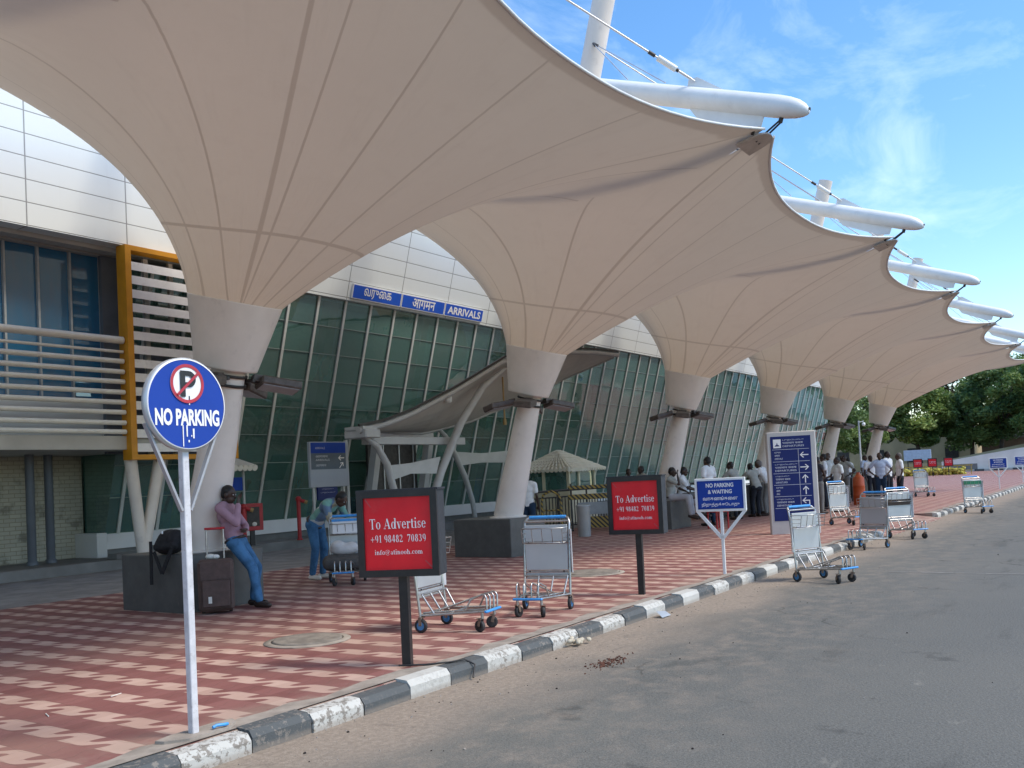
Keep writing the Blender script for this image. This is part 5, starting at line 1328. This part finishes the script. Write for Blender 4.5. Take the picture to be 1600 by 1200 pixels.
# man leaning on the first column, hand to his chin
def watch(t, J, H):
    q = MB(); w = J['wrR']; d = (J['elR']-w).normalized(); q.lathe([(.030, -.012), (.033, 0), (.030, .012)], w+d*.02, 14, axis=d); o = q.build('wristwatch', m_letter, t)
LEAN = stand(pelvis=(0, .0, .90), chest=(0, -.10, 1.20), neck=(0, -.13, 1.37), head=(.01, -.06, 1.50), look=(.15, 1, -.18),
    shL=(-.19, -.13, 1.32), shR=(.19, -.12, 1.32), elL=(-.25, .04, 1.06), elR=(.21, .11, 1.12), wrL=(.04, .17, 1.03), wrR=(.07, .085, 1.36), hdL=(1, .1, .0), hdR=(-.4, -.1, .9),
    hipL=(-.09, .02, .86), hipR=(.09, .02, .86), knL=(-.11, .24, .51), knR=(.12, .27, .52), anL=(-.08, .19, .10), anR=(.16, .36, .10), toeL=(0, 1, 0), toeR=(.35, 1, 0))
person('man in pink shirt and jeans leaning on the plinth, hand at his chin', (7.82, 9.66, ZP), rad(-62), LEAN, m_shirt_pink, m_jeans, m_skin2, m_hair, 1.95, .0105, .96, extras=watch)
BEND = stand(pelvis=(0, -.12, .92), chest=(0, .14, 1.16), neck=(0, .28, 1.24), head=(0, .40, 1.27), look=(0, .75, -.65), headup=(0, .6, .8),
    shL=(-.19, .22, 1.21), shR=(.19, .22, 1.21), elL=(-.24, .33, .96), elR=(.24, .33, .96), wrL=(-.17, .45, .82), wrR=(.18, .45, .82),
    hipL=(-.09, -.12, .88), hipR=(.09, -.12, .88), knL=(-.10, -.03, .50), knR=(.10, -.06, .50), anL=(-.10, -.08, .095), anR=(.10, -.14, .095))
m_patch, _g = newmat('patchwork_shirt'); _v = _g.add('ShaderNodeTexVoronoi'); _v.inputs['Scale'].default_value = 6.5; _g.l(_g.obj(), _v.inputs['Vector'])
_h = _g.add('ShaderNodeSeparateColor'); _g.l(_v.outputs['Color'], _h.inputs[0]); _c = _g.mix(_g.ramp(_h.outputs[0], .3, .34), (.36, .33, .24), (.12, .19, .29)); _c = _g.mix(_g.ramp(_h.outputs[1], .68, .72), _c, (.16, .33, .28)); _c = _g.mix(_g.ramp(_h.outputs[2], .75, .78), _c, (.5, .5, .48)); _g.put(_g.bsdf().inputs['Base Color'], _c); _g.bsdf().inputs['Roughness'].default_value = .85
person('person in patterned shirt and jeans bending over the loaded trolley', (10.62, 11.0, ZP), rad(-78), BEND, m_patch, m_jeans, m_skin, m_hair, 1.9, .013, 1.0, shoes=m_paper)
# two men sitting on the third plinth
def sit(**k):
    J = dict(pelvis=(0, -.02, .80), chest=(0, .0, 1.13), neck=(0, .02, 1.30), head=(0, .06, 1.43), look=(.2, 1, -.1),
             shL=(-.185, .01, 1.25), shR=(.185, .01, 1.25), elL=(-.25, .16, 1.0), elR=(.25, .16, 1.0), wrL=(-.08, .36, .93), wrR=(.08, .36, .93),
             hipL=(-.09, .02, .80), hipR=(.09, .02, .80), knL=(-.11, .44, .79), knR=(.11, .44, .79), anL=(-.11, .50, .36), anR=(.11, .50, .36), toeL=(-.1, 1, -.25), toeR=(.1, 1, -.25))
    J.update(k); return J
X3 = C1+2*S
person('man in white shirt seated on the dark plinth, elbow bent, nearer the red board', (X3-.38, 9.88, ZP), rad(-80), sit(elR=(.2, .26, 1.12), wrR=(.14, .22, 1.34)), m_shirt_grey, m_tr_light, m_skin2, m_hair, .7, .016)
person('man in white shirt and grey trousers seated on the plinth, hands on his lap', (X3+.33, 9.88, ZP), rad(-72), sit(look=(.1, 1, -.05)), m_shirt_white, m_tr_grey, m_skin2, m_hair, .7, .016)
RAIL = dict(pelvis=(0, -.10, .93), chest=(0, .06, 1.24), neck=(0, .12, 1.40), head=(0, .18, 1.52), shL=(-.19, .09, 1.34), shR=(.19, .09, 1.34), elL=(-.27, .30, 1.16), elR=(.27, .30, 1.16), wrL=(-.08, .44, 1.16), wrR=(.08, .44, 1.16), hipL=(-.09, -.08, .88), hipR=(.09, -.08, .88))
def arms_folded(**k): return stand(elL=(-.25, .04, 1.13), elR=(.25, .04, 1.13), wrL=(.06, .19, 1.15), wrR=(-.06, .17, 1.19), hdL=(1, 0, 0), hdR=(-1, 0, 0), **k)
def akimbo(**k): return stand(elR=(.36, -.10, 1.16), wrR=(.19, .03, 1.0), hdR=(-.6, .5, -.2), elL=(-.36, -.10, 1.16), wrL=(-.19, .03, 1.0), hdL=(.6, .5, -.2), **k)
ppl = [
 # label, px-derived place, facing, pose, shirt, trousers
 ('man in white shirt, back turned, head above left part of nearest rectangular blue sign', (22.7, 9.35), 75, stand(), m_shirt_white, m_tr_navy, 1.04),
 ('man in grey shirt leaning forward, head above the middle of the blue sign', (25.2, 9.55), 78, stand(**RAIL), m_shirt_grey, m_tr_dark, 1.0),
 ('short haired man leaning low on the rail, only his head clear of the blue sign', (26.4, 9.45), 60, stand(**RAIL), m_shirt_grey, m_tr_dark, .96),
 ('greying man in white shirt stooping over the rail, right of the blue sign', (26.9, 9.3), 95, stand(**RAIL), m_shirt_white, m_tr_grey, 1.0),
 ('man in white shirt by the rail, half way from blue sign to directory board', (29.4, 9.6), 40, stand(), m_shirt_white, m_tr_dark, .98),
 ('man in white shirt partly hidden by the left edge of the directory board', (30.0, 9.4), 200, stand(), m_shirt_white, m_tr_dark, .97),
 ('man in dark top with folded arms, nearest the right edge of the directory board', (27.4, 7.9), -30, arms_folded(), m_sleeveless, m_tr_grey, .97),
 ('man with dark hair standing close behind the one with folded arms', (28.6, 8.3), -40, stand(), m_shirt_white, m_tr_dark, 1.0),
 ('man in bright white shirt facing left towards the directory board', (28.2, 7.55), 135, stand(wrR=(.15, .34, 1.08), elR=(.24, .1, 1.12)), m_shirt_mint, m_tr_dark, .95),
 ('tall man in white shirt standing behind the group beside the directory board', (31.6, 8.75), 190, stand(), m_shirt_mint, m_tr_dark, 1.05),
 ('man in white shirt farther back, between tall man and the last columns', (37.8, 10.3), 30, stand(), m_shirt_white, m_tr_dark, 1.0),
 ('man in white shirt far back, dark head against the farthest column foot', (39.0, 10.0), 60, stand(), m_shirt_white, m_tr_dark, .97),
 ('man in pale blue shirt with hands on hips, facing the viewer', (31.5, 7.08), 198, akimbo(), m_shirt_lblue, m_tr_navy, 1.0),
 ('man in white shirt directly behind the man in pale blue', (33.6, 7.3), 250, stand(), m_shirt_white, m_tr_dark, 1.03),
 ('man in white shirt behind the left shoulder of the man in pale blue', (35.5, 8.3), 220, stand(), m_shirt_white, m_tr_dark, .97),
 ('man in white shirt and dark trousers seen from the side, standing alone on the right', (31.3, 6.45), 115, stand(elR=(.22, .02, 1.12), wrR=(.2, .16, .92)), m_shirt_white, m_tr_dark, .98),
 ('person in pale shirt beyond the striped barrier, right of the kiosk', (24.0, 12.3), 200, stand(), m_shirt_white, m_tr_dark, .92),
 ('person whose dark head shows above the left corner of the smaller red board', (23.6, 11.7), 150, stand(), m_shirt_grey, m_tr_dark, .96),
 ('person whose head shows above the middle of the smaller red board', (23.4, 10.75), 170, stand(), m_shirt_grey, m_tr_dark, .98),
 ('person whose dark head shows above the right corner of the smaller red board', (23.6, 10.62), 250, stand(), m_shirt_white, m_tr_dark, 1.0),
 ('man in white shirt turned away, squeezed between stooping man and directory board', (28.0, 9.75), 70, stand(**RAIL), m_shirt_white, m_tr_grey, 1.02),
 ('man in pale shirt behind the folded arms man, looking towards the glass', (30.0, 8.45), 110, stand(), m_shirt_white, m_tr_dark, 1.03),
 ('man in grey shirt between the tall man and the orange drum', (34.0, 8.85), 160, akimbo(), m_shirt_grey, m_tr_grey, 1.0),
 ('man in white shirt farthest back under the last canopy, left of the lamp post', (41.5, 10.9), 200, stand(), m_shirt_white, m_tr_grey, 1.02),
 ('man in pale blue shirt far back, right of the lamp post', (40.5, 9.7), 250, stand(), m_shirt_lblue, m_tr_dark, 1.0),
 ('person in pale clothes just right of the second column, behind its plinth', (17.6, 11.6), 20, stand(), m_shirt_white, m_tr_navy, .93)]
for i, (lb, (x, y), a, J, sh_, tr_, s_) in enumerate(ppl):
    J = dict(J)
    if 'look' not in J or i % 3 == 1: J['look'] = (random.uniform(-.4, .4), 1, random.uniform(-.2, .05))
    person(lb, (x, y, ZP if y < 13.2 else ZP), rad(a), J, sh_, tr_, m_skin2 if i % 3 else m_skin, m_grey_hair if i in (3, 15) else m_hair, .6 if sh_ is not m_sleeveless else .15, .021, s_)

# ------------------------------------------------------------------ far background
bwall = thing('compound_building', 'yellowish low building behind the trees at the far end', 'building', (120, 20, 0))
q = MB(); q.box(-5, 5, -4, 14, 0, 4.6); q.build('wall', m_yellow_wall, bwall)
q = MB(); q.box(-5.4, 5.4, -4.4, 14.4, 4.62, 4.9); q.build('roof', m_soffit, bwall)
for y in (-2, 2, 6, 10):
    q = MB(); q.box(-5.06, -5.0, y-.7, y+.7, 1.2, 2.8); q.build('window', m_dark_metal, bwall)
bw2 = thing('earth_wall', 'brown retaining wall above the ramp on the right', 'wall', (112, 3, 0))
q = MB(); q.box(-.3, .3, -26, 11.5, 0, 3.3); q.build('wall', m_brown_wall, bw2); q = MB(); q.box(-.4, .4, -26, 11.6, 3.302, 3.5); q.build('coping', m_grey_patch, bw2)
bw3 = thing('upper_building', 'long pale building behind the brown wall on the right', 'building', (126, 2, 0))
q = MB(); q.box(-2, 4, -26, 11, 0, 4.7); q.build('wall', m_grey_patch, bw3); q = MB(); q.box(-2.4, 4.4, -26.4, 11.4, 4.702, 4.95); q.build('roof', m_soffit, bw3)
rw = thing('ramp_wall', 'white wall rising to the right beside the ramp, with two grey patches', 'wall', (97.3, 16.2, 0))
q = MB(); top = [(0, 1.15), (-6.5, 2.08), (-14, 3.0), (-32, 5.2)]
for (a, z0), (b, z1) in zip(top[:-1], top[1:]):
    q.hexa([(0, a, 0), (.35, a, 0), (.35, b, 0), (0, b, 0), (0, a, z0), (.35, a, z0), (.35, b, z1), (0, b, z1)])
q.build('wall', m_ramp_white, rw)
q = MB(); q.box(-.015, 0.0-.002, -3.1, -.3, .30, .86); q.build('patch', m_grey_patch, rw); q = MB(); q.box(-.015, -.002, -5.6, -4.2, .28, 1.0); q.build('patch', m_grey_patch, rw)
q = MB()
for i in range(40): q.box(-.35, -.05, -.5-i*.8-.76, -.5-i*.8, .10, .32, i % 2)
q.build('foot_kerb', [m_kerb_w, m_kerb_b], rw)
lw = thing('low_wall', 'long low cream wall behind the far red boards', 'wall', (99, 16.4, 0))
q = MB(); q.hexa([(0, 0, 0), (.3, 0, 0), (3.3, -7, 0), (3, -7, 0), (0, 0, 1.25), (.3, 0, 1.25), (3.3, -7, 2.55), (3, -7, 2.55)]); q.box(-.1, .3, .01, 14, 0, 1.1); q.build('wall', m_yellow_wall, lw)
gb = M('garden_yellow', (.35, .32, .05), .9, 0, .4, 3)
fb = MB()
for i in range(160):
    fb.ball((84+random.uniform(-1.5, 1.5), 14.6+random.uniform(-2.2, 2.4), .15+random.random()*.5), (.22, .22, .15), 5, 4)
tag(fb.build('flower_bed_foliage', gb), kind='stuff')
fr_ = thing('garden_fence', 'low yellow fence round the flower bed behind the far red boards', 'fence', (82, 17, ZP)); q = MB()
for i in range(12): q.bar((0, -i*.5, 0), (0, -i*.5, .8), .05, .05, up=(0, 1, 0))
q.bar((0, .1, .75), (0, -5.6, .75), .05, .08); q.bar((0, .1, .35), (0, -5.6, .35), .05, .06); q.build('pickets', m_haz, fr_)
lp = thing('lamp_post', 'slim pale post with a camera on top, standing before the farthest column', 'post', (60, 14.6, ZP))
q = MB(); q.tube([(0, 0, 0), (0, 0, 4.0)], [.07, .05], 10); q.build('post', m_shelter_steel, lp); q = MB(); q.lathe([(.0, .12), (.09, .10), (.11, 0), (.08, -.07), (.01, -.11)], (.0, -.3, 3.75), 14); q.tube([(0, 0, 3.9), (0, -.3, 3.95)], .03, 6); q.build('camera_dome', m_white_paint, lp)
hh = thing('distant_hoarding', 'small pale blue hoarding above the far red boards', 'hoarding', (86, 16.2, ZP))
q = MB(); q.bbox(-.05, .05, -1.1, 1.1, 1.3, 2.2, .01); q.build('panel', m_shirt_lblue, hh); q = MB(); q.bar((0, -.8, 0), (0, -.8, 1.3), .08, .08); q.bar((0, .8, 0), (0, .8, 1.3), .08, .08); q.build('legs', m_dark_metal, hh)

def tree(label, x, y, h, cr, cz, leaf, seed, n=9000, lean=(0, 0), cluster=46, lsz=.30, trunkr=.24):
    rg = np.random.default_rng(seed); t = thing('tree', label, 'tree', (x, y, 0), 0, 'trees beyond the canopies')
    rnd = random.Random(seed)
    q = MB(); top = Vector((lean[0], lean[1], cz-cr[2]*.25)); mid = Vector((lean[0]*.3+rnd.uniform(-.3, .3), lean[1]*.3, top.z*.5))
    q.tube([(0, 0, -.1), mid*.5, mid, mid.lerp(top, .6), top], [trunkr*1.25, trunkr, trunkr*.85, trunkr*.6, trunkr*.4], 10)
    cs = []
    for i in range(cluster):
        while True:
            v = rg.uniform(-1, 1, 3); r = np.linalg.norm(v)
            if .25 < r < 1 and v[2] > -.85: break
        v = v/r*(r**.45); c = np.array([lean[0], lean[1], cz])+v*np.array(cr); cs.append((c, rg.uniform(.55, 1.15)))
        if i % 3 == 0:
            e = Vector(c); s_ = mid.lerp(top, rnd.uniform(.1, .95)); k = s_.lerp(e, .5)+Vector((0, 0, -.35)); q.tube([s_, k, e], [trunkr*.32, trunkr*.2, .02], 6)
    q.build('trunk', m_trunk, t)
    per = n//cluster; V_, F_, T_ = [], [], []
    zs_ = [c[2] for c, _ in cs]
    for c, s_ in cs:
        R_ = s_*max(cr)*.36; p = rg.normal(0, 1, (per, 3)); p /= np.linalg.norm(p, axis=1)[:, None]; p *= (rg.random(per)**.5)[:, None]*R_; p[:, 2] *= .62
        tone = np.clip(rg.normal(.45, .25)+rg.normal(0, .15, per), 0, 1)
        a = rg.normal(0, 1, (per, 3)); a[:, 2] *= .6; a /= np.linalg.norm(a, axis=1)[:, None]; b = np.cross(a, rg.normal(0, 1, (per, 3))); b /= np.linalg.norm(b, axis=1)[:, None]+1e-9
        sz = lsz*rg.uniform(.5, 1.1, per)
        o = c+p
        q4 = np.stack([o-a*sz[:, None]*.8, o-b*sz[:, None]*.33+a*.1*sz[:, None], o+a*sz[:, None]*.8, o+b*sz[:, None]*.33+a*.1*sz[:, None]], 1)
        V_.append(q4.reshape(-1, 3)); T_.append(np.repeat(tone, 4))
    V_ = np.concatenate(V_); T_ = np.concatenate(T_); nf = len(V_)//4
    me = bpy.data.meshes.new('crown'); me.from_pydata(V_.tolist(), [], np.arange(nf*4).reshape(-1, 4).tolist()); me.materials.append(leaf)
    at = me.attributes.new('tone', 'FLOAT', 'POINT'); at.data.foreach_set('value', T_.tolist()); me.update()
    o = bpy.data.objects.new('crown', me); COL.objects.link(o); o.parent = t
    return t
tree('broad mid green tree with a slim bent trunk, nearest the canopy rim', 104, 19.2, 9, (3.9, 3.6, 3.2), 6.0, m_leaf, 11, 20000, (0, .8), lsz=.34)
tree('dark bushy tree filling the middle behind the ramp wall', 108, 15.0, 9, (3.6, 3.3, 3.4), 5.8, m_leaf2, 12, 20000, (0, -.3), lsz=.34)
tree('tall dark tree with a leaning trunk beside the brown wall', 106, 12.2, 11, (4.0, 3.8, 3.8), 7.2, m_leaf2, 13, 22000, (0, -1.2), lsz=.34)
tree('light green tree at the right edge of the picture', 102, 7.6, 11, (3.8, 3.6, 3.7), 7.2, m_leaf, 14, 20000, (0, -.4), lsz=.34)
tree('tall tree rising behind the others with a feathery top', 118, 13.0, 13, (4.0, 3.6, 3.6), 9.6, m_leaf, 15, 12000)
tree('dry looking brownish tree peeping over the crowns by the canopy', 122, 18.5, 13, (3.6, 3.4, 3.0), 10.0, m_leaf3, 16, 9000)
tree('dark tree seen between the last two canopy columns', 92, 26.0, 9, (4.0, 4.0, 3.4), 5.6, m_leaf2, 17, 12000)
tree('dark tree behind the farthest column', 100, 23.5, 9, (3.6, 3.6, 3.4), 5.8, m_leaf2, 18, 12000)
tree('small tree farther along behind the last canopy column', 84, 24.0, 8, (3.2, 3.2, 3.0), 5.2, m_leaf2, 19, 9000)
tree('tree beyond the right edge beside the road', 100, 1.5, 9, (3.6, 3.6, 3.2), 6.8, m_leaf, 20, 10000)
